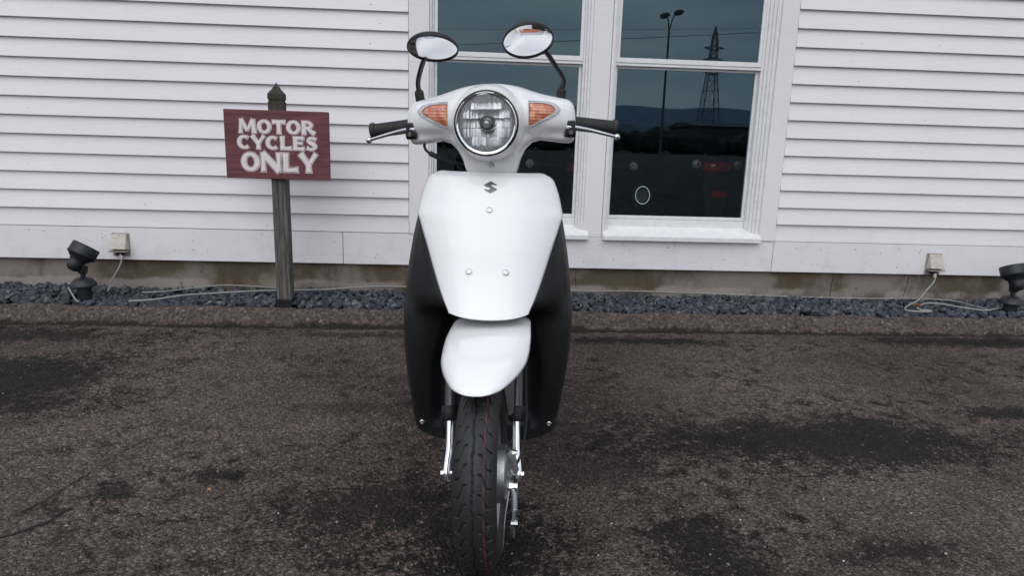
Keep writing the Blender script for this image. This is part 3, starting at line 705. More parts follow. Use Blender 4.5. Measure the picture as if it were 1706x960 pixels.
# white front panel
PZ = [.510, .524, .568, .606, .642, .668, .722, .747, .771, .796, .807, .8125]
PHW = [.0875, .0925, .112, .1265, .139, .1485, .1685, .1640, .1585, .1490, .1405, .129]
PYC = [.092, .099, .122, .140, .154, .165, .189, .202, .215, .232, .241, .252]
PYE = [.028, .030, .040, .046, .052, .056, .066, .068, .066, .058, .050, .042]
def panel_y(x, z):
    hw_, yc, ye = interp(z, PZ, PHW), interp(z, PZ, PYC), interp(z, PZ, PYE); u = min(1.05, abs(x-BXC)/hw_)
    return yc + ye*(.35*u**2 + .65*u**4)
def fine_rows(n):   # smooth interpolation of panel rows
    P = smooth_path([(a, b_, 0) for a, b_ in zip(PZ, PHW)], n); Q = smooth_path([(a, b_, c) for a, b_, c in zip(PZ, PYC, PYE)], n)
    return [(p.x, (p.y if not (.69 < p.x < .745) else interp(p.x, PZ, PHW)), q.y, q.z) for p, q in zip(P, Q)]
FR = fine_rows(4); PZ = [f[0] for f in FR]; PHW = [f[1] for f in FR]; PYC = [f[2] for f in FR]; PYE = [f[3] for f in FR]
rows = []
for z, hw_, yc, ye in FR:
    row = []
    for k in range(61):
        u = -1+2*k/60; zz = z + (.008*u*u if z < .54 else 0)*max(0, (.54-z)/.03)
        y = yc + ye*(.35*u*u+.65*u**4)
        row.append((BXC+u*hw_, y, zz))
    rows.append(row)
last = rows[-1]; rows.append([(BXC+(x-BXC)*.965, y+.004, z+.0026) for x, y, z in last]); rows.append([(BXC+(x-BXC)*.90, y+.012, z+.0042) for x, y, z in last]); rows.append([(BXC+(x-BXC)*.86, y+.03, z+.0036) for x, y, z in last]); rows.append([(BXC+(x-BXC)*.84, y+.10, z-.006) for x, y, z in last])
panel = grid(rows).build('front_panel', M['white'], scoot, sharp=70, solid=.0035)
# screw recesses and emblem
for x, z in ((BXC-.003, .737), (BXC-.045, .606), (BXC+.036, .606)):
    e = .004; y = panel_y(x, z); ny = Vector((-(panel_y(x+e, z)-panel_y(x-e, z))/(2*e), 1, -(panel_y(x, z+e)-panel_y(x, z-e))/(2*e))).normalized()*-1
    pr = MB(); pr.lathe([(.0098, -.0006), (.0094, .0006), (.0082, .0008), (.0066, .0003)], (x, y, z), ny, 28); pr.build('screw_seat', M['white'], panel)
    pr = MB(); pr.lathe([(.0080, .0011), (.0060, .0011)], (x, y, z), ny, 28); pr.build('screw_recess_shade', M['rim'], panel)  # flat grey ring paints the shade of the recess round the screw
    q = MB(); q.lathe([(.0062, -.001), (.0061, .0018), (.0052, .0026), (.0034, .0028), (.0030, .0012), (.0001, .0008)], (x, y, z), ny, 24); q.build('panel_screw', M['zinc'], panel)
EM = [[(-.98, .16), (.06, 1.0), (1.0, .33), (.62, .06), (.02, .46), (-.18, .31), (.98, -.52), (.72, -.72), (.40, -.48), (-.30, .02), (-.72, -.02)],]
# the angular S mark: two interlocking strokes
S1 = [(-1.0, .34), (.02, 1.0), (1.0, .36), (.60, .32), (.36, .48), (.06, .36), (1.0, -.26), (.56, -.56), (-.60, .20)]
S2 = [(-x, -z) for x, z in S1]
em = MB(); ec = (BXC-.0015, .786)
for poly in ([(-1.0, .33), (.04, 1.0), (1.0, .36), (.58, .33), (.36, .47), (.02, .25), (1.0, -.34), (.62, -.60), (-.30, .0), (-.52, .02)],
             [(-1.0, -.36), (-.04, -1.0), (.55, -.62), (.14, -.36), (-.02, -.25), (-.36, -.47), (-.58, -.33)]):
    vs = [(ec[0]+x*.0158, panel_y(ec[0]+x*.0158, ec[1]+z*.0130)-.0012, ec[1]+z*.0130) for x, z in poly]
    bb = len(em.v); em.v += [Vector(v) for v in vs]; em.f.append(tuple(range(bb, bb+len(vs))))
me = bpy.data.meshes.new('emblem'); me.from_pydata([tuple(v) for v in em.v], [], em.f)
bm = bmesh.new(); bm.from_mesh(me); bmesh.ops.triangulate(bm, faces=bm.faces); bm.to_mesh(me); bm.free()
link('emblem', me, M['emblem'], panel)
# black leg shield with the recessed wheel well
LZ = [.128, .134, .142, .156, .174, .260, .360, .440, .510, .580, .655, .700, .735]
LH = [.040, .098, .132, .168, .1815, .1930, .2035, .2070, .2045, .1975, .1850, .1755, .1660]
P = smooth_path([(a, b_, 0) for a, b_ in zip(LZ, LH)], 5)
def ss(a, b_, x):
    t_ = min(1, max(0, (x-a)/(b_-a))); return t_*t_*(3-2*t_)
rows = []
for q in P:
    z, hw_ = q.x, q.y; row = []
    for k in range(-50, 51):
        u = k/50; x = hw_*u; ax = abs(x)
        edge = .292 + .012*ss(.3, .15, z) - .004*ss(.5, .7, z)
        band = edge - .034*ss(.16, .45, z)*max(0, 1-((ax-.165)/.06)**2 if abs(ax-.165) < .06 else 0)
        well_x = .130 - .030*ss(.33, .47, z) + .0*z
        deep = .345
        low = band + (deep-band)*ss(well_x+.012, well_x-.020, ax) if z > .185 else band + (deep-band)*ss(.11, .08, ax)*.5
        if z > .46:   # side wings run from the white panel edge outwards
            wx = interp(z, PZ, PHW); wy = interp(z, PZ, PYC)+interp(z, PZ, PYE)+.006
            t_ = (ax-wx)/max(.012, hw_-wx)
            hi = wy + (edge-wy)*(ss(0, 1, t_)*.5+.5*max(0, min(1, t_))) if ax > wx else wy + .025*ss(0, .03, wx-ax)
            s_ = ss(.47, .535, z); y = low*(1-s_) + hi*s_
        else: y = low
        y += .030*max(0, abs(u)-.93)**1.5/.07**1.5*1.0
        row.append((BXC+x, y, z))
    rows.append(row)
shield = grid(rows).build('leg_shield', M['black'], scoot, sharp=75, solid=.004)
for x in (-.161, .161):
    q = MB(); q.lathe([(.0068, -.002), (.0066, .002), (.005, .0032), (.003, .0032), (.0001, .002)], (BXC+x, .3005, .185), (0, -1, 0), 20); q.build('shield_bolt', M['zinc'], shield)
# inner (rider side) shield and the dark column behind the fork
b = MB(); secs = []
for z, hw_, y0_, y1_ in ((.20, .15, .39, .46), (.30, .165, .39, .45), (.45, .180, .385, .44), (.58, .172, .37, .425), (.70, .160, .345, .42), (.78, .135, .33, .42), (.806, .10, .33, .41)):
    secs.append([(BXC+hw_*math.copysign(abs(math.cos(t_))**.5, math.cos(t_)), (y0_+y1_)/2+(y1_-y0_)/2*math.copysign(abs(math.sin(t_))**.5, math.sin(t_)), z) for t_ in [2*math.pi*k/32 for k in range(32)]])
b.loft(secs); b.build('inner_shield', M['black'], scoot, sharp=60)
# fender
rows = []
FV = [(-.1165, .4165, .010, .000), (-.1165, .4172, .028, .0005), (-.1135, .4215, .038, .003), (-.1050, .4300, .0475, .009), (-.090, .4415, .0570, .017), (-.068, .4540, .0675, .026), (-.040, .4655, .0785, .032), (-.005, .4745, .0880, .034), (.030, .4815, .0920, .032), (.065, .4865, .0930, .025), (.100, .4905, .0920, .019), (.140, .4935, .0890, .014), (.185, .4950, .085, .012), (.24, .494, .070, .016)]
FV2 = smooth_path([(a, b_, c) for a, b_, c, _ in FV], 4); FD = smooth_path([(d_, 0, 0) for *_, d_ in FV], 4)
for q, dd in zip(FV2, FD):
    row = []
    for k in range(41):
        u = -1+2*k/40; s_ = math.copysign(abs(u), u)
        prof = .30*u*u+.70*abs(u)**3.6
        row.append((.0115+q.z*math.sin(u*math.pi/2)**1 if False else .0115+q.z*(1.25*u-.25*u**3), q.y*0+q.x + .012*prof, q.y-dd.x*prof))
    rows.append(row)
FY = Matrix.Rotation(R(-2.2), 3, 'Z'); FP = Vector((.0115, .05, .46))
steer(grid(rows).xf(lambda v: FY @ (Vector(v)-FP) + FP)).build('front_fender', M['white'], scoot, sharp=80, solid=.003)
b = MB()
rows = []
for k in range(25):   # grey inner mudguard hugging the tyre behind the white fender
    a = R(15+k*5.5); rr = .228; row = []
    for j in range(13):
        u = -1+2*j/12; row.append((.004+.056*u, -math.cos(a)*(rr-.022*abs(u)**3), .2+math.sin(a)*(rr-.022*abs(u)**3)))
    if math.degrees(a) > 100: rows.append(row)
steer(grid(rows)).build('inner_mudguard', M['darkfork'], scoot, sharp=80, solid=.003)
b = MB(); b.prism([(.058, -.066, .415), (.074, -.050, .43), (.070, -.030, .345), (.063, -.036, .345)], (.003, .012, 0)); steer(b).build('fender_stay', M['alu'], scoot, smooth=False, bevel=.001)
# front wheel
WC = (.004, 0, .2)
def tyre_mesh(nseg=1080, detail=True):
    prof = []
    for k in range(73):
        ph = R(-100+200*k/72); prof.append((.0425*math.sin(ph)*(1-.04*math.cos(ph)), .1575+.0425*math.cos(ph)))
    prof = [(-.030, .128), (-.0345, .132), (-.0405, .143)] + prof + [(.0405, .143), (.0345, .132), (.030, .128)]
    N = 34; secs = []
    for s_ in range(nseg):
        th = 2*math.pi*s_/nseg; sec = []
        for x, r in prof:
            dep = 0
            if detail and r > .166:
                ws = .0021*math.sin(th*N/2) + .0006*math.sin(1.5*th*N)
                dc = abs(x-ws); dep = max(dep, 1-ss(.0013, .0022, dc))
                ax = abs(x)
                ph = th*N/(2*math.pi) + (.5 if x < 0 else 0)
                if .010 < ax < .036:
                    t_ = (ax-.010)/.024; kink = -(.25*t_ + .60*ss(.25, .75, t_))
                    f = (ph + kink) % 1.0; dist = min(f, 1-f)*(2*math.pi*.2/N)
                    wd_ = 1 + .8*max(0, 1-abs(t_-.5)/.3)
                    dep = max(dep, (1-ss(.0013*wd_, .0021*wd_, dist))*ss(.010, .0115, ax)*ss(.036, .0345, ax))
            rr = r-.0055*dep; sec.append((x, -rr*math.sin(th), rr*math.cos(th)))
        secs.append(sec)
    secs.append(secs[0]); mb = MB(); n = len(secs[0])
    vs = [p_ for q_ in secs[:-1] for p_ in q_]; fs = []
    for i in range(nseg):
        k2 = (i+1) % nseg
        for j in range(n-1): fs.append((i*n+j, i*n+j+1, k2*n+j+1, k2*n+j))
    me_ = bpy.data.meshes.new('tyre'); me_.from_pydata(vs, [], fs); me_.shade_smooth(); me_.materials.append(M['tyre']); return me_
TY = tyre_mesh()
def ori(o):  # place a wheel-centred mesh in the steered frame
    o.matrix_local = Matrix.Translation(T(WC)) @ RS.to_4x4(); return o
tyre = ori(link('front_tyre', TY, None, scoot))
rimp = [(.129, -.031), (.133, -.033), (.134, -.030), (.124, -.024), (.115, -.018), (.112, 0), (.115, .018), (.124, .024), (.134, .030), (.133, .033), (.129, .031), (.108, .012), (.108, -.012), (.129, -.031)]
rim = MB(); rim.lathe(rimp, (0, 0, 0), (1, 0, 0), 72)
for k in range(3):
    a = R(90+120*k); d = Vector((0, math.cos(a), math.sin(a))); t_ = Vector((0, -math.sin(a), math.cos(a)))
    for off in (-.012, .012): rim.tube([d*.03+t_*off, d*.112+t_*off*2.2], [.011, .008], 8)
rim.lathe([(.0001, -.03), (.035, -.03), (.05, -.02), (.05, .03), (.0001, .03)], (0, 0, 0), (1, 0, 0), 40)
RIMM = rim.mesh('rim'); RIMM.materials.append(M['alu']); ori(link('front_rim', RIMM, None, scoot))
# drum brake plate on the right hand side
db = MB(); db.lathe([(.0001, .064), (.016, .064), (.022, .060), (.034, .057), (.052, .055), (.060, .050), (.061, .032)], (0, 0, 0), (1, 0, 0), 48)
db.tube([(.050, -.012, .058), (.058, -.006, .034), (.064, .0, .008)], [.011, .014, .015], 14)
drum = ori(db.build('brake_plate', M['alu'], scoot))
q = MB(); q.tube([(.062, -.030, -.012), (.069, -.034, -.03), (.069, -.042, -.075), (.066, -.045, -.098)], [.0055, .0055, .0045, .004], 10); q.build('brake_arm', M['zinc'], drum)
q = MB(); q.lathe([(.0001, .014), (.008, .014), (.008, .004), (.0105, .004), (.0105, -.004)], (.062, -.030, -.012), (1, 0, 0), 6); q.build('arm_nut', M['zinc'], drum, smooth=False)
q = MB(); hx = []
for k in range(120):
    a = k*.62; hx.append((.069+.0058*math.cos(a), -.034-.006*k/120+.0058*math.sin(a), -.018-.045*k/120))
q.tube(hx, .0011, 6); q.build('return_spring', M['alu'], drum)
q = MB(); q.lathe([(.0001, .010), (.0062, .010), (.0062, -.004)], (.066, -.045, -.088), (1, 0, 0), 8); q.lathe([(.0001, -.016), (.0045, -.016), (.0045, .006)], (.066, -.047, -.100), (0, 0, 1), 8); q.build('cable_nut', M['zinc'], drum, smooth=False)
q = MB(); q.tube(smooth_path([(.060, -.028, -.015), (.052, -.06, -.06), (.048, -.08, -.11), (.046, -.085, -.13)], 6), .0013, 6); q.build('brake_rod', M['zinc'], drum)
q = MB(); q.lathe([(.0001, .012), (.005, .012), (.005, 0)], (.063, -.004, .050), (1, 0, 0), 8); q.lathe([(.0001, .006), (.008, .006), (.008, 0)], (.063, -.004, .050), (1, 0, 0), 8); q.build('plate_bolt', M['zinc'], drum, smooth=False)
ax_ = MB(); ax_.tube([(-.080, 0, 0), (.082, 0, 0)], .006, 12)
for sgn in (-1, 1):
    ax_.lathe([(.0085, 0), (.0085, .004), (.0001, .004)], (sgn*.078, 0, 0), (sgn, 0, 0), 16); ax_.lathe([(.0072, .003), (.0072, .010), (.005, .011), (.0001, .011)], (sgn*.078, 0, 0), (sgn, 0, 0), 6)
ori(ax_.build('axle', M['zinc'], scoot, smooth=False))
for sgn in (-1, 1):
    bx = .004+sgn*.0715
    fl = MB(); fl.tube(smooth_path([(bx+sgn*.0045, -.002, .182), (bx+sgn*.0045, .0, .200), (bx+sgn*.003, .011, .222), (bx, .022, .248), (bx, .052, .318)], 5), [.006]+[.009]*6+[.0085]*4+[.0088]*10, 16, flat=1.0)
    fk = steer(fl).build('fork_leg', M['chrome'], scoot, sharp=70)
    d = Vector((0, .044, .10)).normalized(); c0 = Vector((bx, .052, .316))
    steer(MB().lathe([(.0095, -.019), (.0155, -.018), (.0190, -.010), (.0192, .010), (.0175, .013), (.0140, .014)], c0, d, 28)).build('fork_collar', M['black'], fk)
    steer(MB().tube([c0+d*.005, c0+d*.135], .0132, 20)).build('fork_tube', M['darkfork'], fk)
steer(MB().tube(smooth_path([(.074+.020, .050, .46), (.096, .045, .38), (.096, .035, .30), (.088, .02, .245), (.074, -.01, .22)], 6), .0030, 8)).build('front_brake_cable', M['rubber'], scoot)
# body behind: floor, seat, tail
def body(name, mat, rws, pw=.55, par=None, n=36):
    secs = []
    for y, hw_, z0_, z1_ in rws:
        secs.append([(BXC+hw_*math.copysign(abs(math.cos(t_))**pw, math.cos(t_)), y, (z0_+z1_)/2+(z1_-z0_)/2*math.copysign(abs(math.sin(t_))**pw, math.sin(t_))) for t_ in [2*math.pi*k/n for k in range(n)]])
    q_ = MB(); q_.loft(secs); return q_.build(name, mat, par or scoot, sharp=60)
body('floorboard', M['black'], [(.40, .13, .16, .26), (.45, .15, .15, .265), (.60, .155, .15, .265), (.74, .15, .16, .27), (.80, .12, .18, .28)], .4)
body('rear_body', M['white'], [(.73, .10, .24, .50), (.76, .125, .23, .62), (.85, .135, .25, .665), (1.0, .140, .30, .675), (1.2, .130, .40, .69), (1.38, .095, .50, .70), (1.46, .05, .58, .69)], .6)
body('seat', M['seat'], [(.72, .06, .645, .68), (.75, .10, .635, .71), (.85, .125, .645, .725), (1.02, .135, .66, .735), (1.22, .125, .675, .755), (1.33, .09, .69, .75), (1.36, .05, .70, .735)], .6)
body('tail_light', M['redlens'], [(1.42, .06, .60, .66), (1.475, .055, .605, .655), (1.49, .03, .615, .645)], .5)
body('rear_mudguard', M['black'], [(1.22, .05, .38, .44), (1.34, .05, .36, .45), (1.43, .045, .28, .36), (1.47, .045, .20, .26)], .5)
body('engine_case', M['alu'], [(.82, .05, .16, .26), (.95, .07, .14, .28), (1.15, .06, .15, .27), (1.22, .03, .17, .24)], .6).location = (-.08, 0, 0)
rt_ = link('rear_tyre', TY, None, scoot, (BXC, 1.17, .2)); rr_ = link('rear_rim', RIMM, None, scoot, (BXC, 1.17, .2))
q = MB(); q.tube(smooth_path([(BXC+.09, .82, .16), (BXC+.105, .95, .15), (BXC+.12, 1.10, .20), (BXC+.12, 1.38, .27)], 6), [.014]*7+[.03]*2+[.044]*10, 20); q.build('exhaust', M['black'], scoot, sharp=60)
q = MB(); q.tube(smooth_path([(BXC-.11, .83, .012), (BXC-.09, .84, .10), (BXC-.06, .86, .17), (BXC+.06, .86, .17), (BXC+.09, .84, .10), (BXC+.11, .83, .012)], 6), .011, 12); q.build('centre_stand', M['gloss'], scoot)
q = MB(); q.tube(smooth_path([(BXC-.08, 1.25, .74), (BXC-.085, 1.40, .755), (BXC, 1.48, .76), (BXC+.085, 1.40, .755), (BXC+.08, 1.25, .74)], 6), .008, 10); q.build('rear_rack', M['gloss'], scoot)

# ------------------------------------------------------------------ garden spot lamps
def spotlamp(loc, tilt, turn, label):
    s = tag(empty('garden_spotlight', loc), label, 'spotlight', 'garden spotlights in the gravel')
    MB().lathe([(.0001, -.03), (.029, -.03), (.031, .06), (.031, .078)], (0, 0, 0), (0, 0, 1), 28).build('stake', M['lampgrey'], s)
    MB().lathe([(.030, .070), (.054, .074), (.0575, .079), (.0555, .086), (.046, .100), (.034, .111), (.026, .115), (.0001, .116)], (0, 0, 0), (0, 0, 1), 36).build('stake_cap', M['lampgrey'], s)
    kn = MB(); kn.tube([(0, 0, .11), (.002, 0, .145)], .011, 14); kn.tube([(-.013, 0, .15), (.017, 0, .15)], .0165, 18); kn.tube([(.004, -.022, .158), (.004, .022, .158)], .013, 16); kn.build('bracket', M['lampgrey'], s)
    hd = MB(); hd.lathe([(.0001, -.070), (.018, -.067), (.030, -.056), (.0345, -.040), (.0345, -.022), (.037, -.012), (.048, -.002), (.0615, .010), (.0640, .013), (.0640, .017), (.0615, .018), (.0615, .060), (.0590, .063), (.0560, .060), (.0555, .045), (.0001, .040)], (0, 0, 0), (0, 0, 1), 40)
    h = hd.build('lamp_head', M['lampgrey'], s, sharp=45); h.location = (-.004, -.004, .212); h.rotation_euler = (R(-turn), R(tilt), 0)
    q = MB(); q.lathe([(.0001, .0005), (.0535, .0005)], (0, 0, .048), (0, 0, 1), 32)
    q.build('lamp_glass', M['gloss'], h)
    return s
spotlamp((-1.835, 3.33, .075), 26, 24, 'dark grey garden spotlight tilted to the right, left of the sign post')
s2 = spotlamp((2.805, 3.33, .062), -6, 24, 'dark grey garden spotlight at the right edge of the gravel, nearly upright')

# ------------------------------------------------------------------ outdoor outlets
def outlet(x, z, label, flip):
    o = tag(empty('outdoor_outlet', (x, 3.571, z)), label, 'outlet', 'covered wall outlets on the skirting')
    q = MB(); q.box(-.042, .042, -.006, -.0003, -.062, .056); q.build('back_plate', M['beigedark'], o, smooth=False, bevel=.002)
    hd = MB(); a, c = .034, .042
    sec = [[(-a, -.0065, .050), (a, -.0065, .050), (a, -.016, .052), (-a, -.016, .052)], [(-c, -.0065, -.030), (c, -.0065, -.030), (c*.95, -.052, -.022), (-c*.95, -.052, -.022)]]
    hd.loft(sec); hd.build('hood', M['beige'], o, smooth=False, bevel=.003)
    q = MB(); q.box(-c*.97, c*.97, -.0525, -.0065, -.0365, -.0312); q.build('hood_lip', M['beigedark'], o, smooth=False, bevel=.001)
    q = MB(); q.lathe([(.0001, .0), (.0035, .0), (.004, -.0015)], (.004*flip, -.0205, .043), (0, -1, .4), 10); q.build('screw', M['nail'], o)
    q = MB(); q.box(-.016, .016, -.03, -.0065, -.056, -.038); q.build('socket', M['rubber'], o, smooth=False, bevel=.002)
    q = MB(); q.tube([(.004, -.022, -.05), (.006, -.026, -.072)], [.009, .0075], 12); q.build('plug', M['clearlens'], o)
    return o
outlet(-1.762, .318, 'beige hooded outlet on the skirting behind the left spotlight', 1)
outlet(2.520, .300, 'beige hooded outlet on the skirting near the right spotlight', -1)
# ------------------------------------------------------------------ cables
def cable(pts, label, r=.0048, n=8):
    return tag(MB().tube(smooth_path(pts, n), r, 8).build('cable', M['cable'], sharp=80), label, 'cable')
cable([(2.528, 3.545, .228), (2.515, 3.535, .20), (2.47, 3.52, .155), (2.40, 3.47, .115), (2.27, 3.36, .106), (2.215, 3.29, .104), (2.23, 3.262, .104), (2.285, 3.254, .104), (2.335, 3.262, .104), (2.335, 3.282, .104), (2.30, 3.287, .105), (2.295, 3.31, .107),
       (2.34, 3.37, .108), (2.42, 3.425, .108), (2.49, 3.42, .108), (2.55, 3.36, .106), (2.61, 3.31, .106), (2.66, 3.30, .105), (2.76, 3.35, .105), (2.80, 3.36, .10)], 'grey cable looping from the right outlet across the gravel')
cable([(.35, 3.590, .115), (.62, 3.585, .110), (.9, 3.590, .112), (1.25, 3.582, .108), (1.7, 3.575, .100), (2.15, 3.565, .098), (2.45, 3.56, .103), (2.62, 3.52, .104), (2.66, 3.42, .104), (2.68, 3.33, .104)], 'thin grey cable along the foundation right of the scooter', .004)
cable([(-1.75, 3.545, .252), (-1.765, 3.53, .20), (-1.79, 3.51, .15), (-1.80, 3.50, .115), (-1.80, 3.47, .09)], 'short grey cable hanging from the left outlet', .0042)
cable([(-1.60, 3.262, .094), (-1.48, 3.27, .103), (-1.38, 3.34, .108), (-1.22, 3.41, .108), (-1.0, 3.47, .110), (-.75, 3.50, .112), (-.6, 3.55, .115), (-.45, 3.575, .118), (-.2, 3.585, .116)], 'grey cable curving over the gravel behind the sign post', .0046)
cable([(-1.60, 3.40, .106), (-1.50, 3.42, .108), (-1.38, 3.50, .112), (-1.25, 3.55, .116), (-1.05, 3.54, .112), (-.92, 3.50, .108)], 'thin grey cable lying close to the foundation left of the sign post', .0034)
cable([(-1.885, 3.29, .150), (-1.862, 3.275, .122), (-1.835, 3.255, .096), (-1.82, 3.25, .092)], 'short pale cable from the left spotlight cap down to the kerb', .0038)
# leaves
def leaf(loc, sz, label):
    b_ = MB(); rows_ = []
    for i in range(7):
        t_ = i/6; w_ = sz*.36*math.sin(math.pi*min(1, t_*.92+.06)); rows_.append([(sz*(t_-.5), w_*s_, .004+sz*.18*abs(s_)+sz*.10*math.sin(t_*3)) for s_ in (-1, -.5, 0, .5, 1)])
    o = grid(rows_).build('fallen_leaf', M['leaf'], solid=.0006, sharp=80); o.location = loc; o.rotation_euler = (.2, -.2, rnd.uniform(0, 6)); return tag(o, label, 'leaf')
leaf((2.30, 3.33, .108), .045, 'small dry orange leaf on the gravel beside the cable loop')
leaf((-.642, 1.627, .004), .013, 'tiny orange leaf scrap on the asphalt left of the scooter')

# ------------------------------------------------------------------ motorcycles inside, tails to the window
def inside_bike(x, label, tz, ind, muff, lens):
    o = tag(empty('motorcycle', (x, 4.1, .2)), label, 'motorcycle', 'motorcycles inside the showroom')
    MB().lathe([(.20, -.045), (.27, -.05), (.295, -.03), (.30, 0), (.295, .03), (.27, .05), (.20, .045), (.20, -.045)], (0, .30, .30), (1, 0, 0), 40).build('rear_wheel', M['rubber'], o)
    MB().lathe([(.20, -.045), (.27, -.05), (.295, -.03), (.30, 0), (.295, .03), (.27, .05), (.20, .045), (.20, -.045)], (0, 1.5, .30), (1, 0, 0), 40).build('front_wheel', M['rubber'], o)
    def bd(name, mat, rws):
        q_ = MB(); q_.loft([[(hw_*math.copysign(abs(math.cos(t_))**.6, math.cos(t_)), y, (a+c)/2+(c-a)/2*math.copysign(abs(math.sin(t_))**.6, math.sin(t_))) for t_ in [2*math.pi*k/24 for k in range(24)]] for y, hw_, a, c in rws]); return q_.build(name, mat, o, sharp=60)
    bd('tail', M['black'], [(.03, .05, tz-.05, tz+.03), (.15, .10, tz-.06, tz+.06), (.5, .13, tz-.2, tz+.08), (.9, .14, .3, tz+.06), (1.2, .12, .35, tz+.15), (1.45, .08, .5, tz+.1)])
    bd('seat', M['seat'], [(.12, .06, tz+.03, tz+.08), (.35, .13, tz+.05, tz+.13), (.75, .12, tz+.03, tz+.11), (.85, .08, tz+.02, tz+.08)])
    bd('mudguard', M['black'], [(-.02, .06, .22, .28), (.02, .07, .36, .42), (.12, .07, .52, .60), (.3, .07, .6, .66)])
    bd('tail_light', lens, [(-.02, .045, tz-.028, tz+.022), (.0, .085, tz-.035, tz+.03), (.06, .09, tz-.035, tz+.03)])
    for s in (-1, 1):
        q_ = MB(); q_.tube([(s*.06, .06, tz+.0), (s*ind, .04, tz+.01)], .009, 8); st_ = q_.build('indicator_stem', M['black'], o)
        MB().lathe([(.0001, -.018), (.018, -.012), (.026, .0), (.027, .02), (.018, .035), (.0001, .04)], (s*ind, .03, tz+.012), (s*.2, 1, 0), 20).build('indicator', M['clearlens'], st_)
        MB().lathe([(.0001, -.0185), (.010, -.017), (.013, -.013)], (s*ind, .029, tz+.012), (s*.2, 1, 0), 16).build('indicator_bulb', M['amber'], st_)
    q_ = MB(); q_.box(-.05, .05, -.045, -.04, .39, .43); q_.build('reflector', M['redlens'], o, smooth=False, bevel=.003)
    if muff:
        mx_, mz = muff
        q_ = MB(); q_.tube([(mx_*.8, .75, .18), (mx_, .5, mz-.06), (mx_, .06, mz)], [.025, .055, .055], 24, flat=.85); mf = q_.build('muffler', M['gloss'], o)
        q_ = MB(); q_.lathe([(.064, 0), (.070, -.004), (.070, -.010), (.066, -.012), (.062, -.008)], (mx_, .058, mz), (0, 1, -.12), 40); q_.lathe([(.040, -.004), (.045, -.010), (.045, -.016), (.041, -.016)], (mx_-.006, .054, mz+.008), (0, 1, -.12), 32); q_.xf(lambda v: (v.x, v.y, mz+(v.z-mz)*1.22)); q_.build('muffler_ring', M['chrome'], mf)
    q_ = MB(); q_.tube([(-.36, 1.15, .82), (-.15, 1.3, .86), (.15, 1.3, .86), (.36, 1.15, .82)], .013, 10); q_.build('handlebar', M['gloss'], o)
    return o
inside_bike(.655, 'dark motorcycle with chrome ringed muffler seen through both windows', .545, .31, (.385, .375), M['redlens'])
inside_bike(1.475, 'dark motorcycle with wide red tail light behind the right window', .570, .125, None, M['redlens'])

# ------------------------------------------------------------------ what the windows and mirrors reflect, behind the viewer
pyl = tag(empty('electricity_pylon', (53, -150, 0)), 'lattice electricity pylon reflected in the upper right window', 'pylon')
def lattice(z0_, z1_, w0_, w1_, n, name):
    q_ = MB(); lv_ = [(z0_+(z1_-z0_)*k/n, w0_+(w1_-w0_)*k/n) for k in range(n+1)]
    for i in range(n):
        (za, wa), (zb, wb) = lv_[i], lv_[i+1]; ca = [(-wa, -wa), (wa, -wa), (wa, wa), (-wa, wa)]; cb = [(-wb, -wb), (wb, -wb), (wb, wb), (-wb, wb)]
        for k in range(4):
            k2 = (k+1) % 4
            q_.tube([(*ca[k], za), (*cb[k], zb)], .10, 4); q_.tube([(*ca[k], za), (*cb[k2], zb)], .045, 4); q_.tube([(*ca[k2], za), (*cb[k], zb)], .045, 4); q_.tube([(*cb[k], zb), (*cb[k2], zb)], .045, 4)
    return q_.build(name, M['steel'], pyl, smooth=False)
lattice(0, 15, 2.6, 1.1, 7, 'tower_base'); lattice(15, 24, 1.1, .5, 7, 'tower_top'); lattice(24, 26.4, .5, .06, 2, 'tower_peak')
for z in (16.5, 19, 21.5):
    q_ = MB(); q_.tube([(-2.2, 0, z+.5), (0, 0, z+.9), (2.2, 0, z+.5)], .12, 4); q_.tube([(-2.2, 0, z+.5), (0, 0, z), (2.2, 0, z+.5)], .12, 4); q_.build('cross_arm', M['steel'], pyl, smooth=False)
lamp = tag(empty('street_lamp', (11.45, -35, 0)), 'tall street lamp with two heads reflected in the right window', 'street lamp')
MB().tube([(0, 0, 0), (0, 0, 4), (.0, 0, 7.6)], [.09, .075, .055], 12).build('pole', M['steel'], lamp)
MB().tube(smooth_path([(-.25, 0, 8.2), (-.12, 0, 8.1), (0, 0, 7.55), (.2, 0, 8.2), (.35, 0, 8.4)], 5), .04, 8).build('lamp_arm', M['steel'], lamp)
for x, z, a in ((-.32, 8.25, .2), (.5, 8.45, .35)):
    q_ = MB(); q_.lathe([(.0001, -.28), (.10, -.26), (.17, -.1), (.15, .15), (.06, .3), (.0001, .32)], (0, 0, 0), (1, 0, .3), 16); h_ = q_.build('lamp_head', M['steel'], lamp); h_.location = (x, 0, z)
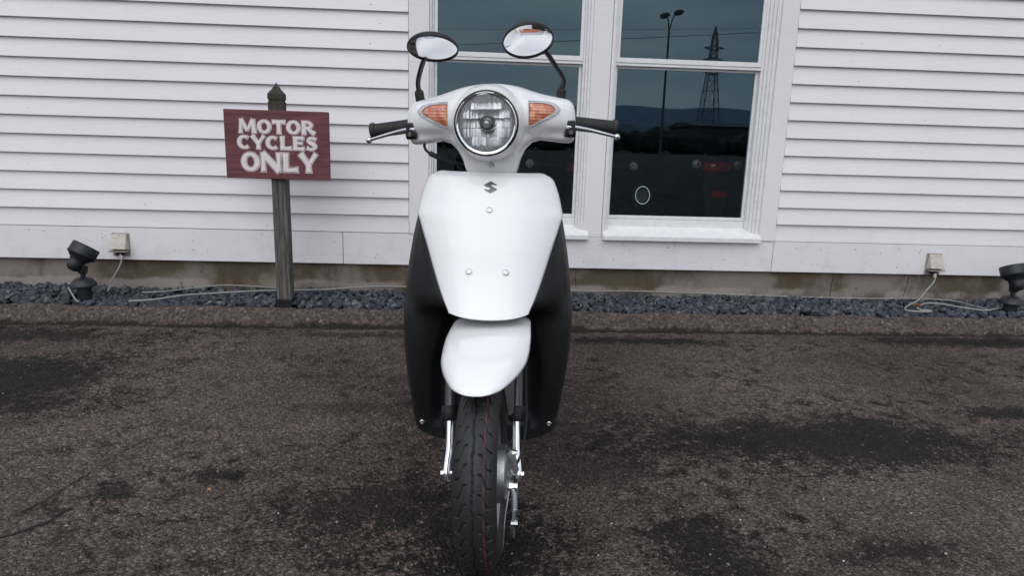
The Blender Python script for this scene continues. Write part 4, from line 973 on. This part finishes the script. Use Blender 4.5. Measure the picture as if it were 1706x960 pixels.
for k, (za, sl_, yy, r_) in enumerate(((6.25, .066, -35, .018), (7.3, .030, -36.5, .010))):
    pts = [(-30+80*i/30, yy, za+sl_*(-30+80*i/30) + .0006*(-30+80*i/30)**2) for i in range(31)]
    tag(MB().tube(pts, r_, 6).build('overhead_wire', M['steel']), ('lower' if k == 0 else 'upper') + ' overhead wire reflected across the window panes', 'wire')
hb = MB(); rows = []
for i in range(161):
    x = -2000 + 4400*i/160
    h_ = 44 + 20*mnoise.noise(Vector((x*.0016, 2.1, 0))) + 12*mnoise.noise(Vector((x*.006, 5, 0))) + 4*mnoise.noise(Vector((x*.03, 9, 0)))
    rows.append([(x, -1350, -1), (x, -1440, h_*.6), (x, -1540, h_), (x, -1800, h_*.8), (x, -2100, -1)])
rows2 = []
for i in range(161):
    x = -3000 + 6400*i/160; h_ = 118 + 40*mnoise.noise(Vector((x*.0011, 7.1, 0))) + 22*mnoise.noise(Vector((x*.004, 3, 0)))
    rows2.append([(x, -2250, -1), (x, -2330, h_*.55), (x, -2420, h_), (x, -2480, -1)])
tag(grid(rows2).build('hills', M['hillfar']), 'mountain ridge painted pale for haze beyond the dark hills', 'hills', kind='structure')
tag(grid(rows).build('hills', M['hill']), 'dark wooded hills far behind the viewer', 'hills', kind='structure')
tb = MB()
for i in range(260):
    x = rnd.uniform(-90, 130); r_ = rnd.uniform(.7, 1.5); y = -62 + rnd.uniform(-8, 8)
    tb.add([(x+v.x*r_*1.4*rnd.uniform(.8, 1.2), y+v.y*r_, max(-.2, r_*.75+v.z*r_*rnd.uniform(.8, 1.15))) for v in ICOV], ICOF)
tag(tb.build('far_hedge', M['trees'], smooth=False), 'dark far hedge row behind the viewer', 'hedge', kind='stuff')
wh = tag(empty('warehouse', (32, -72, 0)), 'low grey warehouse reflected low in the right window', 'warehouse')
q_ = MB(); q_.box(-8, 14, -6, 6, 0, 2.9); q_.build('wall', M['far'], wh, smooth=False)
q_ = MB(); q_.prism([(-8.4, -6.4, 2.9), (-8.4, 6.4, 2.9), (-8.4, 0, 3.5)], (22.8, 0, 0)); q_.build('roof', M['hill'], wh, smooth=False)
